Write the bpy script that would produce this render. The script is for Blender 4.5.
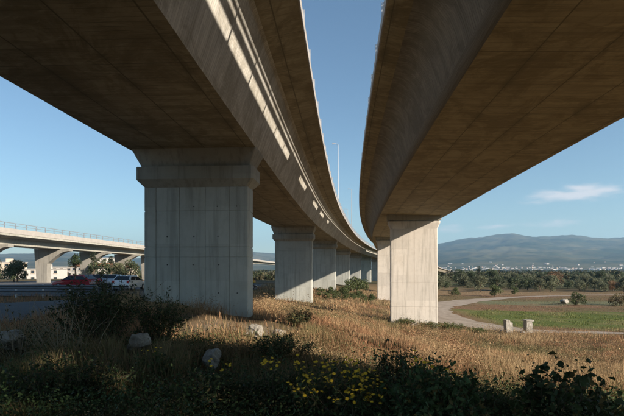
import bpy, bmesh, math, random
import numpy as np
from mathutils import Vector, Matrix

random.seed(7)
RNG = np.random.default_rng(7)
S = bpy.context.scene
COL = S.collection
for o in list(bpy.data.objects):
    bpy.data.objects.remove(o)

# ------------------------------------------------------------------ camera
cam_d = bpy.data.cameras.new('camera'); cam = bpy.data.objects.new('camera', cam_d); COL.objects.link(cam)
cam.location = (0, 0, 0)
cam.rotation_euler = (math.radians(90), 0, 0)
cam_d.sensor_width = 36.0; cam_d.lens = 28.0
cam_d.shift_x = 0.0; cam_d.shift_y = 62.0 / 624.0
cam_d.clip_start = 0.1; cam_d.clip_end = 60000
S.camera = cam

S.cycles.max_bounces = 5; S.cycles.diffuse_bounces = 3; S.cycles.glossy_bounces = 2; S.cycles.transmission_bounces = 2; S.cycles.volume_bounces = 0
# ------------------------------------------------------------------ sun, sky, exposure
SUNDIR = Vector((0.950, -0.606, 0.46)).normalized()
SUN_EL = math.asin(SUNDIR.z); SUN_AZ = math.atan2(SUNDIR.x, SUNDIR.y)
sd = bpy.data.lights.new('sun', 'SUN'); sd.energy = 5.0; sd.angle = math.radians(0.8); sd.color = (1.0, 0.86, 0.71)
so = bpy.data.objects.new('sun', sd); COL.objects.link(so)
so.rotation_euler = SUNDIR.to_track_quat('Z', 'Y').to_euler(); so.location = (60, -60, 60)
S.view_settings.view_transform = 'Standard'; S.view_settings.look = 'None'
S.view_settings.exposure = 1.12; S.view_settings.gamma = 1.0; S.view_settings.use_curve_mapping = False

W = bpy.data.worlds.new('World'); S.world = W; W.use_nodes = True
nt = W.node_tree; nt.nodes.clear()


class NB:
    """tiny node-building helper"""
    def __init__(s, tree): s.t = tree
    def n(s, typ, **kw):
        d = s.t.nodes.new(typ)
        for k, v in kw.items(): setattr(d, k, v)
        return d
    def put(s, sock, v):
        if isinstance(v, bpy.types.NodeSocket): s.t.links.new(v, sock)
        elif v is not None: sock.default_value = v
    def math(s, op, a, b=None, c=None, clamp=False):
        d = s.n('ShaderNodeMath', operation=op, use_clamp=clamp)
        s.put(d.inputs[0], a)
        if b is not None: s.put(d.inputs[1], b)
        if c is not None: s.put(d.inputs[2], c)
        return d.outputs[0]
    def mix(s, f, a, b, mode='MIX'):
        d = s.n('ShaderNodeMix', data_type='RGBA', blend_type=mode, clamp_factor=True)
        s.put(d.inputs[0], f); s.put(d.inputs[6], c4(a)); s.put(d.inputs[7], c4(b))
        return d.outputs[2]
    def ramp(s, f, lo, hi):
        d = s.n('ShaderNodeMapRange', interpolation_type='SMOOTHSTEP')
        s.put(d.inputs[0], f); d.inputs[1].default_value = lo; d.inputs[2].default_value = hi
        return d.outputs[0]
    def noise(s, vec, scale, detail=4, rough=.55, dist=0):
        d = s.n('ShaderNodeTexNoise'); s.put(d.inputs['Vector'], vec)
        d.inputs['Scale'].default_value = scale; d.inputs['Detail'].default_value = detail
        d.inputs['Roughness'].default_value = rough; d.inputs['Distortion'].default_value = dist
        return d.outputs[0]
    def xyz(s, v):
        d = s.n('ShaderNodeSeparateXYZ'); s.put(d.inputs[0], v); return d.outputs
    def comb(s, x, y, z=0.0):
        d = s.n('ShaderNodeCombineXYZ'); s.put(d.inputs[0], x); s.put(d.inputs[1], y); s.put(d.inputs[2], z)
        return d.outputs[0]
    def bump(s, h, strength, dist=.02, nrm=None):
        d = s.n('ShaderNodeBump'); d.inputs['Strength'].default_value = strength; d.inputs['Distance'].default_value = dist
        s.put(d.inputs['Height'], h)
        if nrm is not None: s.put(d.inputs['Normal'], nrm)
        return d.outputs[0]


def c4(c):
    if isinstance(c, (tuple, list)) and len(c) == 3: return (*c, 1.0)
    return c


g = NB(nt)
sky = g.n('ShaderNodeTexSky', sky_type='NISHITA'); sky.sun_disc = False
sky.sun_elevation = SUN_EL; sky.sun_rotation = SUN_AZ
sky.altitude = 50; sky.air_density = 1.0; sky.dust_density = 0.4; sky.ozone_density = 1.6
tc = g.n('ShaderNodeTexCoord')
dx, dy, dz = g.xyz(tc.outputs['Generated'])[:3]
az = g.math('ARCTAN2', dx, dy)
el = g.math('DIVIDE', dz, g.math('SQRT', g.math('ADD', g.math('MULTIPLY', dx, dx), g.math('MULTIPLY', dy, dy))))
cv = g.comb(g.math('MULTIPLY', az, 9.0), g.math('MULTIPLY', el, 34.0), 3.1)
cn = g.noise(cv, 1.6, 7, .6, .25)
mask = None
# small fair-weather clouds low all round the horizon (azimuth, elevation, half width, half height)
for a, e, wa, we, k in [(.480, .136, .070, .0115, 1.1), (.520, .141, .045, .014, 1.05), (.435, .137, .04, .006, .6),
                        (.27, .082, .035, .012, .55), (.47, .086, .060, .010, .5), (.36, .084, .04, .008, .4), (-1.2, .12, .12, .018, .9), (1.25, .11, .14, .02, .9),
                        (1.9, .16, .1, .02, .9), (-2.0, .14, .15, .018, .9), (2.8, .13, .14, .02, .9), (-2.7, .1, .1, .014, .8)]:
    q = g.math('ADD', g.math('POWER', g.math('DIVIDE', g.math('SUBTRACT', az, a), wa), 2.0),
               g.math('POWER', g.math('DIVIDE', g.math('SUBTRACT', el, e), we), 2.0))
    b = g.math('MULTIPLY', g.math('EXPONENT', g.math('MULTIPLY', q, -1.0)), k)
    mask = b if mask is None else g.math('MAXIMUM', mask, b)
cl = g.ramp(g.math('ADD', mask, g.math('MULTIPLY', g.math('SUBTRACT', cn, .5), 2.0)), .18, 1.05)
cl = g.math('MULTIPLY', cl, g.ramp(mask, .02, .25))
lum = g.n('ShaderNodeRGBToBW'); nt.links.new(sky.outputs[0], lum.inputs[0])
ccol = g.mix(1.0, (6.2, 6.0, 6.1), (1, 1, 1), 'MULTIPLY')
skyt = g.mix(1.0, sky.outputs[0], (.85, .96, .98), 'MULTIPLY')
skyc = g.mix(g.math('MULTIPLY', cl, .85), skyt, ccol)
bg = g.n('ShaderNodeBackground'); bg.inputs[1].default_value = 0.067
nt.links.new(skyc, bg.inputs[0])
wo = g.n('ShaderNodeOutputWorld'); nt.links.new(bg.outputs[0], wo.inputs[0])

# ------------------------------------------------------------------ generic helpers
def tag(o, label=None, cat=None, group=None, kind=None):
    if label: o['label'] = label
    if cat: o['category'] = cat
    if group: o['group'] = group
    if kind: o['kind'] = kind
    return o

def empty(name, loc=(0, 0, 0), rz=0.0, parent=None):
    o = bpy.data.objects.new(name, None); COL.objects.link(o)
    o.location = loc; o.rotation_euler = (0, 0, rz); o.empty_display_size = .3
    if parent is not None: o.parent = parent
    return o

def mobj(name, me, parent=None, mat=None):
    o = bpy.data.objects.new(name, me); COL.objects.link(o)
    if parent is not None: o.parent = parent
    if mat is not None and not me.materials: me.materials.append(mat)
    return o

def copy_tree(o, parent=None):
    c = o.copy(); COL.objects.link(c)
    if parent is not None: c.parent = parent
    for ch in list(o.children): copy_tree(ch, c)
    return c

def np_mesh(name, V, F, mat=None, col=None, uv=None, smooth=False):
    """V (n,3); F list of index arrays, each (m,k)"""
    me = bpy.data.meshes.new(name)
    V = np.asarray(V, dtype=np.float32)
    if not isinstance(F, list): F = [F]
    F = [np.asarray(f, dtype=np.int32) for f in F if len(f)]
    loops = np.concatenate([f.ravel() for f in F])
    tot = np.concatenate([np.full(len(f), f.shape[1], np.int32) for f in F])
    start = np.concatenate([[0], np.cumsum(tot)[:-1]]).astype(np.int32)
    me.vertices.add(len(V)); me.vertices.foreach_set('co', V.ravel())
    me.loops.add(len(loops)); me.loops.foreach_set('vertex_index', loops)
    me.polygons.add(len(tot)); me.polygons.foreach_set('loop_start', start); me.polygons.foreach_set('loop_total', tot)
    me.update(calc_edges=True); me.validate()
    me.polygons.foreach_set('use_smooth', np.full(len(me.polygons), bool(smooth)))
    if col is not None:
        a = me.color_attributes.new('Col', 'FLOAT_COLOR', 'POINT')
        c = np.ones((len(V), 4), np.float32); c[:, :3] = col
        a.data.foreach_set('color', c.ravel())
    if uv is not None:
        u = me.uv_layers.new(name='UVMap')
        u.data.foreach_set('uv', np.asarray(uv, np.float32)[loops].ravel())
    if mat is not None: me.materials.append(mat)
    return me

def bm_mesh(name, bm, mat=None, smooth=False):
    me = bpy.data.meshes.new(name); bm.normal_update(); bm.to_mesh(me); bm.free()
    if smooth:
        for p in me.polygons: p.use_smooth = True
    if mat is not None: me.materials.append(mat)
    return me

def bm_box(bm, c, s, rz=0.0, bev=0.0):
    r = bmesh.ops.create_cube(bm, size=1.0)
    M = Matrix.Translation(c) @ Matrix.Rotation(rz, 4, 'Z') @ Matrix.Diagonal((s[0], s[1], s[2], 1))
    bmesh.ops.transform(bm, matrix=M, verts=r['verts'])
    if bev > 0:
        ed = list({e for v in r['verts'] for e in v.link_edges})
        bmesh.ops.bevel(bm, geom=ed, offset=bev, segments=2, affect='EDGES', profile=.5)

def bm_tube(bm, pts, rad, n=8):
    if not hasattr(rad, '__len__'): rad = [rad] * len(pts)
    pts = [Vector(p) for p in pts]; rings = []
    for i, p in enumerate(pts):
        d = (pts[min(i + 1, len(pts) - 1)] - pts[max(i - 1, 0)]).normalized()
        a = d.orthogonal().normalized(); b = d.cross(a)
        if i and rings:                                    # keep rings untwisted
            a0 = (rings[-1][0].co - pts[i - 1]); a = (a0 - d * a0.dot(d)).normalized(); b = d.cross(a)
        rings.append([bm.verts.new(p + (a * math.cos(t) + b * math.sin(t)) * rad[i]) for t in [2 * math.pi * k / n for k in range(n)]])
    for r0, r1 in zip(rings[:-1], rings[1:]):
        for k in range(n): bm.faces.new((r0[k], r0[(k + 1) % n], r1[(k + 1) % n], r1[k]))
    bm.faces.new(rings[0][::-1]); bm.faces.new(rings[-1])

def vnoise(x, y, seed=0):
    x = np.asarray(x, float); y = np.asarray(y, float)
    xi = np.floor(x).astype(np.int64); yi = np.floor(y).astype(np.int64)
    fx = x - xi; fy = y - yi; fx = fx * fx * (3 - 2 * fx); fy = fy * fy * (3 - 2 * fy)
    def h(a, b):
        v = (a * 374761393 + b * 668265263 + seed * 1442695041) & 0x7fffffff
        v = ((v ^ (v >> 13)) * 1274126177) & 0x7fffffff
        return ((v ^ (v >> 16)) & 0xffff) / 65535.0
    return (h(xi, yi) * (1 - fx) + h(xi + 1, yi) * fx) * (1 - fy) + (h(xi, yi + 1) * (1 - fx) + h(xi + 1, yi + 1) * fx) * fy

def fbm(x, y, oct=4, seed=0):
    s = 0; a = .5
    for k in range(oct):
        s = s + a * vnoise(x, y, seed + k); x = x * 2.03 + 11.3; y = y * 2.03 + 5.7; a *= .5
    return s / (1 - .5 ** oct)

def sstep(a, b, x):
    t = np.clip((np.asarray(x, float) - a) / (b - a), 0, 1); return t * t * (3 - 2 * t)

# ------------------------------------------------------------------ materials
def new_mat(name):
    m = bpy.data.materials.new(name); m.use_nodes = True; t = m.node_tree; t.nodes.clear()
    k = NB(t); out = k.n('ShaderNodeOutputMaterial'); p = k.n('ShaderNodeBsdfPrincipled')
    t.links.new(p.outputs[0], out.inputs[0])
    return m, k, p, out

def simple_mat(name, col, rough=.6, metal=0.0, var=.12, scale=3.0, coat=0.0):
    m, k, p, o = new_mat(name)
    tcn = k.n('ShaderNodeTexCoord'); nz = k.noise(tcn.outputs['Object'], scale, 5, .6)
    lo = tuple(c * (1 - var) for c in col); hi = tuple(min(1, c * (1 + var)) for c in col)
    k.put(p.inputs['Base Color'], k.mix(nz, lo, hi)); p.inputs['Roughness'].default_value = rough
    p.inputs['Metallic'].default_value = metal; p.inputs['Coat Weight'].default_value = coat
    return m

def soffit_mat(name, base, board=.22, joints=2.3, contrast=1.0, webby=False):
    """board-marked concrete; UV = metres (along the road, across)"""
    m, k, p, o = new_mat(name)
    uvn = k.n('ShaderNodeUVMap'); u, v, _ = k.xyz(uvn.outputs[0])[:3]
    if webby: u = k.math('ADD', u, k.math('MULTIPLY', v, .22))
    wob = k.math('MULTIPLY', k.math('SUBTRACT', k.noise(k.comb(u, v), .9, 2), .5), .05)
    ub = k.math('DIVIDE', k.math('ADD', u, wob), board)
    idx = k.math('FLOOR', ub); fr = k.math('FRACT', ub)
    seg = k.math('FLOOR', k.math('DIVIDE', k.math('ADD', v, k.math('MULTIPLY', k.math('SINE', k.math('MULTIPLY', idx, 12.9)), 1.3)), 2.6))
    wn = k.n('ShaderNodeTexWhiteNoise', noise_dimensions='2D'); k.put(wn.inputs['Vector'], k.comb(idx, seg))
    bv = wn.outputs['Value']
    seam = k.ramp(k.math('ABSOLUTE', k.math('SUBTRACT', fr, .5)), .40, .47)
    grain = k.noise(k.comb(k.math('MULTIPLY', u, 14.0), k.math('MULTIPLY', v, 1.2)), 1.0, 5, .6)
    streak = k.noise(k.comb(k.math('MULTIPLY', u, 2.2), k.math('MULTIPLY', v, .22)), 1.0, 5, .65)
    big = k.noise(k.comb(k.math('MULTIPLY', u, .14), k.math('MULTIPLY', v, .3)), 1.0, 6, .62, .4)
    lowf = k.noise(k.comb(k.math('MULTIPLY', u, .9), k.math('MULTIPLY', v, .6)), 1.0, 6, .7, .6)
    blot = k.noise(k.comb(k.math('MULTIPLY', u, .35), k.math('MULTIPLY', v, .5), 7.0), 1.0, 9, .72, 1.2)
    jt = k.math('ABSOLUTE', k.math('SUBTRACT', k.math('FRACT', k.math('ADD', k.math('DIVIDE', v, joints), .13)), .5))
    jline = k.math('MAXIMUM', k.ramp(jt, .483, .492), k.math('MULTIPLY', k.ramp(jt, .36, .5), k.math('MULTIPLY', k.ramp(blot, .4, .6), .6)))
    jt2 = k.math('ABSOLUTE', k.math('SUBTRACT', k.math('FRACT', k.math('DIVIDE', u, 5.2)), .5))
    jline2 = k.ramp(jt2, .4935, .5)
    b = k.mix(bv, tuple(x * (1 - .09 * contrast) for x in base), tuple(x * (1 + .08 * contrast) for x in base))
    scr = k.noise(k.comb(k.math('MULTIPLY', k.math('ADD', u, k.math('MULTIPLY', v, .5)), 5.0), k.math('MULTIPLY', k.math('SUBTRACT', v, k.math('MULTIPLY', u, .5)), .8), 3.0), 1.0, 6, .7, .8)
    b = k.mix(k.math('MULTIPLY', k.ramp(blot, .42, .6), .72), b, (base[0] * .48, base[1] * .45, base[2] * .38))
    b = k.mix(k.math('MULTIPLY', k.ramp(scr, .52, .68), .5), b, tuple(min(.7, x * 1.4) for x in base))
    b = k.mix(k.math('MULTIPLY', k.ramp(grain, .3, .75), .35), b, tuple(x * .72 for x in base))
    b = k.mix(k.math('MULTIPLY', k.ramp(streak, .5, .66), .6), b, (base[0] * .52, base[1] * .5, base[2] * .46))
    b = k.mix(k.math('MULTIPLY', k.ramp(big, .5, .75), .5), b, (base[0] * .6, base[1] * .56, base[2] * .5))
    b = k.mix(k.math('MULTIPLY', k.ramp(lowf, .58, .78), .5), b, (base[0] * .4, base[1] * .37, base[2] * .32))
    b = k.mix(k.math('MULTIPLY', k.ramp(lowf, .42, .22), .3), b, tuple(min(.7, x * 1.35) for x in base))
    b = k.mix(k.math('MULTIPLY', k.math('MULTIPLY', seam, k.math('ADD', .25, k.math('MULTIPLY', k.ramp(streak, .35, .65), .65))), k.math('ADD', .35 if not webby else .9, k.math('MULTIPLY', k.ramp(big, .42, .6), .65))), b, tuple(x * .4 for x in base))
    b = k.mix(k.math('MULTIPLY', k.math('MAXIMUM', jline, jline2), 0.0 if webby else .8), b, tuple(x * .3 for x in base))
    k.put(p.inputs['Base Color'], b); p.inputs['Roughness'].default_value = .82
    h = k.math('SUBTRACT', k.math('ADD', k.math('MULTIPLY', bv, .35), k.math('MULTIPLY', grain, .4)), k.math('MULTIPLY', seam, .8))
    k.put(p.inputs['Normal'], k.bump(h, .5, .012))
    return m

def pier_mat(name, base, warm=0.0, panel=(1.45, 2.1)):
    m, k, p, o = new_mat(name)
    tcn = k.n('ShaderNodeTexCoord'); ob = tcn.outputs['Object']
    oi = k.n('ShaderNodeObjectInfo')
    x, y, z = k.xyz(ob)[:3]
    off = k.math('MULTIPLY', oi.outputs['Random'], 50.0)
    vec = k.comb(k.math('ADD', x, off), k.math('ADD', y, off), z)
    fine = k.noise(vec, 22, 6, .65); mid = k.noise(vec, 1.7, 6, .65, .5); big = k.noise(vec, .45, 4, .6)
    drip = k.noise(k.comb(k.math('MULTIPLY', k.math('ADD', x, off), 3.0), k.math('MULTIPLY', y, 3.0), k.math('MULTIPLY', z, .18)), 1.0, 5, .65)
    # formwork panels, each cast in a slightly different grey
    pi = k.math('FLOOR', k.math('DIVIDE', k.math('ADD', x, .9), panel[0])); pj = k.math('FLOOR', k.math('DIVIDE', k.math('ADD', z, .62), panel[1]))
    wn = k.n('ShaderNodeTexWhiteNoise', noise_dimensions='3D'); k.put(wn.inputs['Vector'], k.comb(pi, pj, off))
    b = k.mix(wn.outputs['Value'], tuple(c * .9 for c in base), tuple(c * 1.08 for c in base))
    b = k.mix(k.math('MULTIPLY', k.ramp(mid, .45, .75), .35), b, tuple(c * .68 for c in base))
    b = k.mix(k.math('MULTIPLY', k.ramp(drip, .48, .66), .5), b, (base[0] * .52, base[1] * .52, base[2] * .5))
    b = k.mix(k.math('MULTIPLY', k.ramp(drip, .42, .25), .2), b, tuple(min(.8, c * 1.25) for c in base))
    b = k.mix(k.math('MULTIPLY', k.ramp(big, .52, .72), .25), b, (base[0] * .75, base[1] * .68, base[2] * .58))
    b = k.mix(k.math('MULTIPLY', k.ramp(fine, .55, .8), .3), b, tuple(c * .6 for c in base))
    k.put(p.inputs['Base Color'], b); p.inputs['Roughness'].default_value = .85
    k.put(p.inputs['Normal'], k.bump(k.math('ADD', k.math('MULTIPLY', fine, .5), mid), .35, .01))
    return m

def leaf_mat(name, trans=.25, rough=.6):
    m, k, p, o = new_mat(name)
    at = k.n('ShaderNodeAttribute', attribute_name='Col'); oi = k.n('ShaderNodeObjectInfo')
    hs = k.n('ShaderNodeHueSaturation'); k.put(hs.inputs['Color'], at.outputs['Color'])
    k.put(hs.inputs['Value'], k.math('ADD', .8, k.math('MULTIPLY', oi.outputs['Random'], .4)))
    k.put(p.inputs['Base Color'], hs.outputs[0]); p.inputs['Roughness'].default_value = rough
    p.inputs['Specular IOR Level'].default_value = .25
    tr = k.n('ShaderNodeBsdfTranslucent'); k.put(tr.inputs[0], hs.outputs[0])
    mx = k.n('ShaderNodeMixShader'); mx.inputs[0].default_value = trans
    k.t.links.new(p.outputs[0], mx.inputs[1]); k.t.links.new(tr.outputs[0], mx.inputs[2]); k.t.links.new(mx.outputs[0], o.inputs[0])
    return m

def ground_mat():
    m, k, p, o = new_mat('ground')
    at = k.n('ShaderNodeAttribute', attribute_name='Col'); geo = k.n('ShaderNodeNewGeometry')
    pos = geo.outputs['Position']
    n1 = k.noise(pos, 1.3, 8, .7); n2 = k.noise(pos, .06, 6, .65); n3 = k.noise(pos, 9.0, 6, .7)
    b = k.mix(k.ramp(n1, .3, .75), k.mix(1.0, at.outputs['Color'], (.72, .7, .66), 'MULTIPLY'), at.outputs['Color'])
    b = k.mix(k.math('MULTIPLY', k.ramp(n2, .4, .7), .4), b, k.mix(1.0, b, (.75, .78, .62), 'MULTIPLY'))
    b = k.mix(k.math('MULTIPLY', k.ramp(n3, .45, .7), .5), b, k.mix(1.0, b, (.55, .55, .5), 'MULTIPLY'))
    k.put(p.inputs['Base Color'], b); p.inputs['Roughness'].default_value = .95; p.inputs['Specular IOR Level'].default_value = .1
    k.put(p.inputs['Normal'], k.bump(k.math('ADD', n1, k.math('MULTIPLY', n3, .4)), .7, .08))
    return m

def road_mat(name, c1, c2, sc=.5, tracks=False):
    m, k, p, o = new_mat(name)
    geo = k.n('ShaderNodeNewGeometry'); pos = geo.outputs['Position']
    n1 = k.noise(pos, sc, 7, .7, .5); n2 = k.noise(pos, 14, 5, .7)
    f = k.ramp(n1, .32, .7)
    b = k.mix(f, c1, c2)
    if tracks:
        uvn = k.n('ShaderNodeUVMap'); u, v, _ = k.xyz(uvn.outputs[0])[:3]
        st = k.noise(k.comb(k.math('MULTIPLY', u, .05), k.math('MULTIPLY', v, 1.1)), 1.0, 7, .65, .5)
        b = k.mix(k.math('MULTIPLY', k.ramp(st, .5, .68), .6), b, (.15, .115, .075))
        b = k.mix(k.math('MULTIPLY', k.ramp(st, .46, .3), .4), b, (.38, .33, .27))
    b = k.mix(k.math('MULTIPLY', n2, .35), b, tuple(x * .65 for x in c1))
    k.put(p.inputs['Base Color'], b); p.inputs['Roughness'].default_value = .9
    k.put(p.inputs['Normal'], k.bump(k.math('ADD', n1, n2), .4, .03))
    return m

def rock_mat():
    m, k, p, o = new_mat('limestone')
    tcn = k.n('ShaderNodeTexCoord'); ob = tcn.outputs['Object']
    n1 = k.noise(ob, 3.0, 8, .7, .4); n2 = k.noise(ob, 18, 6, .7)
    b = k.mix(k.ramp(n1, .35, .7), (.20, .185, .155), (.40, .375, .33)); b = k.mix(k.math('MULTIPLY', k.ramp(n2, .5, .75), .5), b, (.14, .13, .1))
    k.put(p.inputs['Base Color'], b); p.inputs['Roughness'].default_value = .9
    k.put(p.inputs['Normal'], k.bump(k.math('ADD', n1, k.math('MULTIPLY', n2, .3)), .8, .04))
    return m

def mountain_mat():
    m, k, p, o = new_mat('mountain')
    geo = k.n('ShaderNodeNewGeometry'); pos = geo.outputs['Position']
    n1 = k.noise(pos, .0011, 9, .65, .4); n2 = k.noise(pos, .004, 8, .75); n3 = k.noise(pos, .012, 6, .75)
    b = k.mix(k.ramp(n1, .35, .65), (.022, .036, .018), (.11, .10, .055))
    b = k.mix(k.math('MULTIPLY', k.ramp(n2, .5, .7), .7), b, (.03, .045, .02))
    b = k.mix(k.math('MULTIPLY', k.ramp(n3, .6, .75), .5), b, (.2, .17, .12))
    k.put(p.inputs['Base Color'], b); p.inputs['Roughness'].default_value = 1.0; p.inputs['Specular IOR Level'].default_value = 0
    return m

M = dict(
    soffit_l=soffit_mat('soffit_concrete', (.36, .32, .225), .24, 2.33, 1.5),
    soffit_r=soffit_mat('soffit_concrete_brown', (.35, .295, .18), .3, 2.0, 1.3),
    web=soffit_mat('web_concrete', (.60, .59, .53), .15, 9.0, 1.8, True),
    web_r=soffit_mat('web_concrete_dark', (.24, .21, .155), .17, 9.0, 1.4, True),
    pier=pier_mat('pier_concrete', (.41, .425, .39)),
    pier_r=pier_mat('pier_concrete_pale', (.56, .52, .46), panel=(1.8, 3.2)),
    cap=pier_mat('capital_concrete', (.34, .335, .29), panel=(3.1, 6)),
    fascia=simple_mat('fascia_concrete', (.34, .32, .29), .8, var=.25, scale=1.2),
    web_grey=pier_mat('overpass_concrete', (.26, .25, .22)),
    steel=simple_mat('galvanised_steel', (.52, .53, .54), .42, .75, .2),
    dull_steel=simple_mat('shaded_steel', (.17, .18, .19), .65, .4, .2), house=simple_mat('far_stucco', (.46, .44, .41), .9, var=.1),  # beam steel darkened for the shade over the car park rail
    pole=simple_mat('painted_pole', (.42, .42, .42), .45, .2, .1),
    dark=simple_mat('hole_shade', (.03, .03, .03), .9),
    leaf=leaf_mat('leaf'), dry=leaf_mat('dry_grass', .3, .75), bark=simple_mat('bark', (.11, .08, .055), .9, var=.4, scale=9),
    ground=ground_mat(), dirt=road_mat('dirt_track', (.31, .26, .205), (.21, .165, .12), .5, True),
    asphalt=road_mat('asphalt', (.055, .057, .062), (.085, .086, .09), .3),
    rock=rock_mat(), mountain=mountain_mat(),
    white=simple_mat('white_paint_car', (.7, .71, .72), .25, 0, .03, coat=.6), red=simple_mat('red_paint', (.36, .022, .03), .25, 0, .06, coat=.6),
    silver=simple_mat('silver_paint', (.42, .44, .46), .3, .5, .05, coat=.5), darkcar=simple_mat('dark_paint', (.03, .035, .05), .25, 0, .05, coat=.6),
    yellow=simple_mat('yellow_paint', (.62, .36, .03), .4, 0, .1), glass=simple_mat('car_glass', (.012, .016, .02), .06, 0, .02),
    rubber=simple_mat('rubber', (.02, .02, .02), .85), rim=simple_mat('wheel_rim', (.4, .4, .41), .35, .8),
    tail=simple_mat('tail_light', (.45, .015, .012), .2), head=simple_mat('headlight', (.75, .76, .74), .15), plate=simple_mat('number_plate', (.7, .7, .66), .5),
    trim=simple_mat('dark_trim', (.03, .03, .032), .6), stucco=simple_mat('white_stucco', (.5, .475, .44), .85, var=.08, scale=.4),
    cream=simple_mat('cream_stucco', (.55, .47, .37), .85, var=.1, scale=.4), ochre=simple_mat('ochre_stucco', (.43, .31, .2), .85, var=.1, scale=.4),
    tile=simple_mat('roof_tile', (.32, .14, .075), .85, var=.2, scale=2), pane=simple_mat('window_pane', (.03, .04, .05), .12),
    flower=simple_mat('yellow_petals', (.8, .52, .02), .6, var=.1), stalk=simple_mat('dry_stalk', (.3, .25, .17), .9, var=.25),
)

# ------------------------------------------------------------------ terrain
CP = np.array([
    (0, 0, -1.7), (0, 5, -1.8), (3, 5, -2.0), (-6, 5, -1.8), (-6.8, 11, -1.85), (-3.85, 11, -1.85), (-1.6, 15.7, -2.25), (4, 11, -2.65),
    (10, 11, -3.5), (8, 25, -4.9), (16, 25, -5.5), (8, 40, -5.9), (20, 45, -7.6), (25, 55, -7.85), (12, 52, -6.8), (-9.5, 27, -1.8), (-3.6, 27, -2.6),
    (-20, 30, -2.05), (-40, 30, -2.05), (-20, 48, -2.0), (-30, 60, -2.0), (-60, 60, -2.1), (-16, 50, -2.05), (-12, 20, -1.95), (-25, 15, -2.0), (-40, 10, -2.1),
    (1.5, 27, -3.3), (0, 45, -4.2), (-8, 45, -3.0), (-6.5, 77, -4.7), (-.6, 77, -5.2), (6, 62, -6.1), (10.2, 62, -6.65), (16, 62, -7.4), (-15, 77, -3.4), (3.4, 128, -5.1),
    (10, 110, -6.3), (16, 112, -6.9), (25, 112, -7.7), (30, 75, -7.9), (24, 62, -7.9), (40, 60, -7.95), (60, 60, -8), (100, 100, -8), (60, 140, -8),
    (21, 165, -7.2), (30, 165, -7.7), (12, 178, -5.6), (0, 178, -4.4), (-30, 130, -3.2), (-60, 130, -3.2), (-100, 100, -3), (200, 200, -8), (0, 300, -6.5),
    (150, 400, -8), (-200, 300, -4), (-200, 100, -3.2), (30, 10, -5.6), (60, 20, -7.6), (30, 35, -7.3), (60, 0, -7.2), (20, -10, -4.2), (0, -20, -1.7),
    (-30, -10, -2), (0, -80, -2.2), (80, -60, -7.5), (7, 1, -2.7), (14, 1, -3.6)], float)
def _k(d2): return np.sqrt(d2 + 16.0)
_A = _k(((CP[:, None, :2] - CP[None, :, :2]) ** 2).sum(-1)) + np.eye(len(CP)) * .15
_wt = np.linalg.solve(_A, CP[:, 2] + 6.0)
def terr(X, Y, rough=True):
    X = np.asarray(X, float); Y = np.asarray(Y, float); sh = X.shape; x = X.ravel(); y = Y.ravel()
    z = np.empty_like(x)
    for a in range(0, len(x), 20000):
        xa = x[a:a + 20000, None]; ya = y[a:a + 20000, None]
        z[a:a + 20000] = _k((xa - CP[:, 0]) ** 2 + (ya - CP[:, 1]) ** 2) @ _wt - 6.0
    r = np.hypot(x, y)
    z = np.clip(z, -8.6, -1.2)
    t = sstep(220, 480, r); z = z * (1 - t) + -8.0 * t
    if rough:
        amp = sstep(3, 9, r) * (1 - sstep(50, 75, y)) * sstep(-11, -7, x) * (1 - sstep(30, 45, x))
        z = z + amp * ((fbm(x * .55, y * .55, 3, 5) - .5) * .34 + (fbm(x * 2.2, y * 2.2, 2, 9) - .5) * .1)
    return z.reshape(sh)
def tz(x, y): return float(terr(np.array([x]), np.array([y]))[0])

# dirt track centre line and its half widths
ROAD = np.array([(44, 60.0, .9), (38, 60.6, 1.1), (31, 62.3, 1.7), (25, 65.5, 3.0), (20.8, 72, 4.2), (19.8, 82, 4.6), (21.5, 92, 4.6), (25.5, 103, 4.4), (32, 114, 3.8), (42, 126, 3.0), (56, 139, 2.2), (75, 150, 1.6), (110, 160, 1.4), (170, 172, 1.4)])
def spline(P, n):
    out = []
    for i in range(len(P) - 1):
        p0, p1, p2, p3 = P[max(i - 1, 0)], P[i], P[i + 1], P[min(i + 2, len(P) - 1)]
        for t in np.linspace(0, 1, n, endpoint=False):
            out.append(.5 * (2 * p1 + (p2 - p0) * t + (2 * p0 - 5 * p1 + 4 * p2 - p3) * t ** 2 + (3 * p1 - p0 - 3 * p2 + p3) * t ** 3))
    out.append(P[-1]); return np.array(out)
RS = spline(ROAD, 10)
def road_dist(x, y):
    d = np.full(x.shape, 1e9)
    for a in range(0, len(RS), 2): d = np.minimum(d, np.hypot(x - RS[a, 0], y - RS[a, 1]) - RS[a, 2])
    return d

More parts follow.
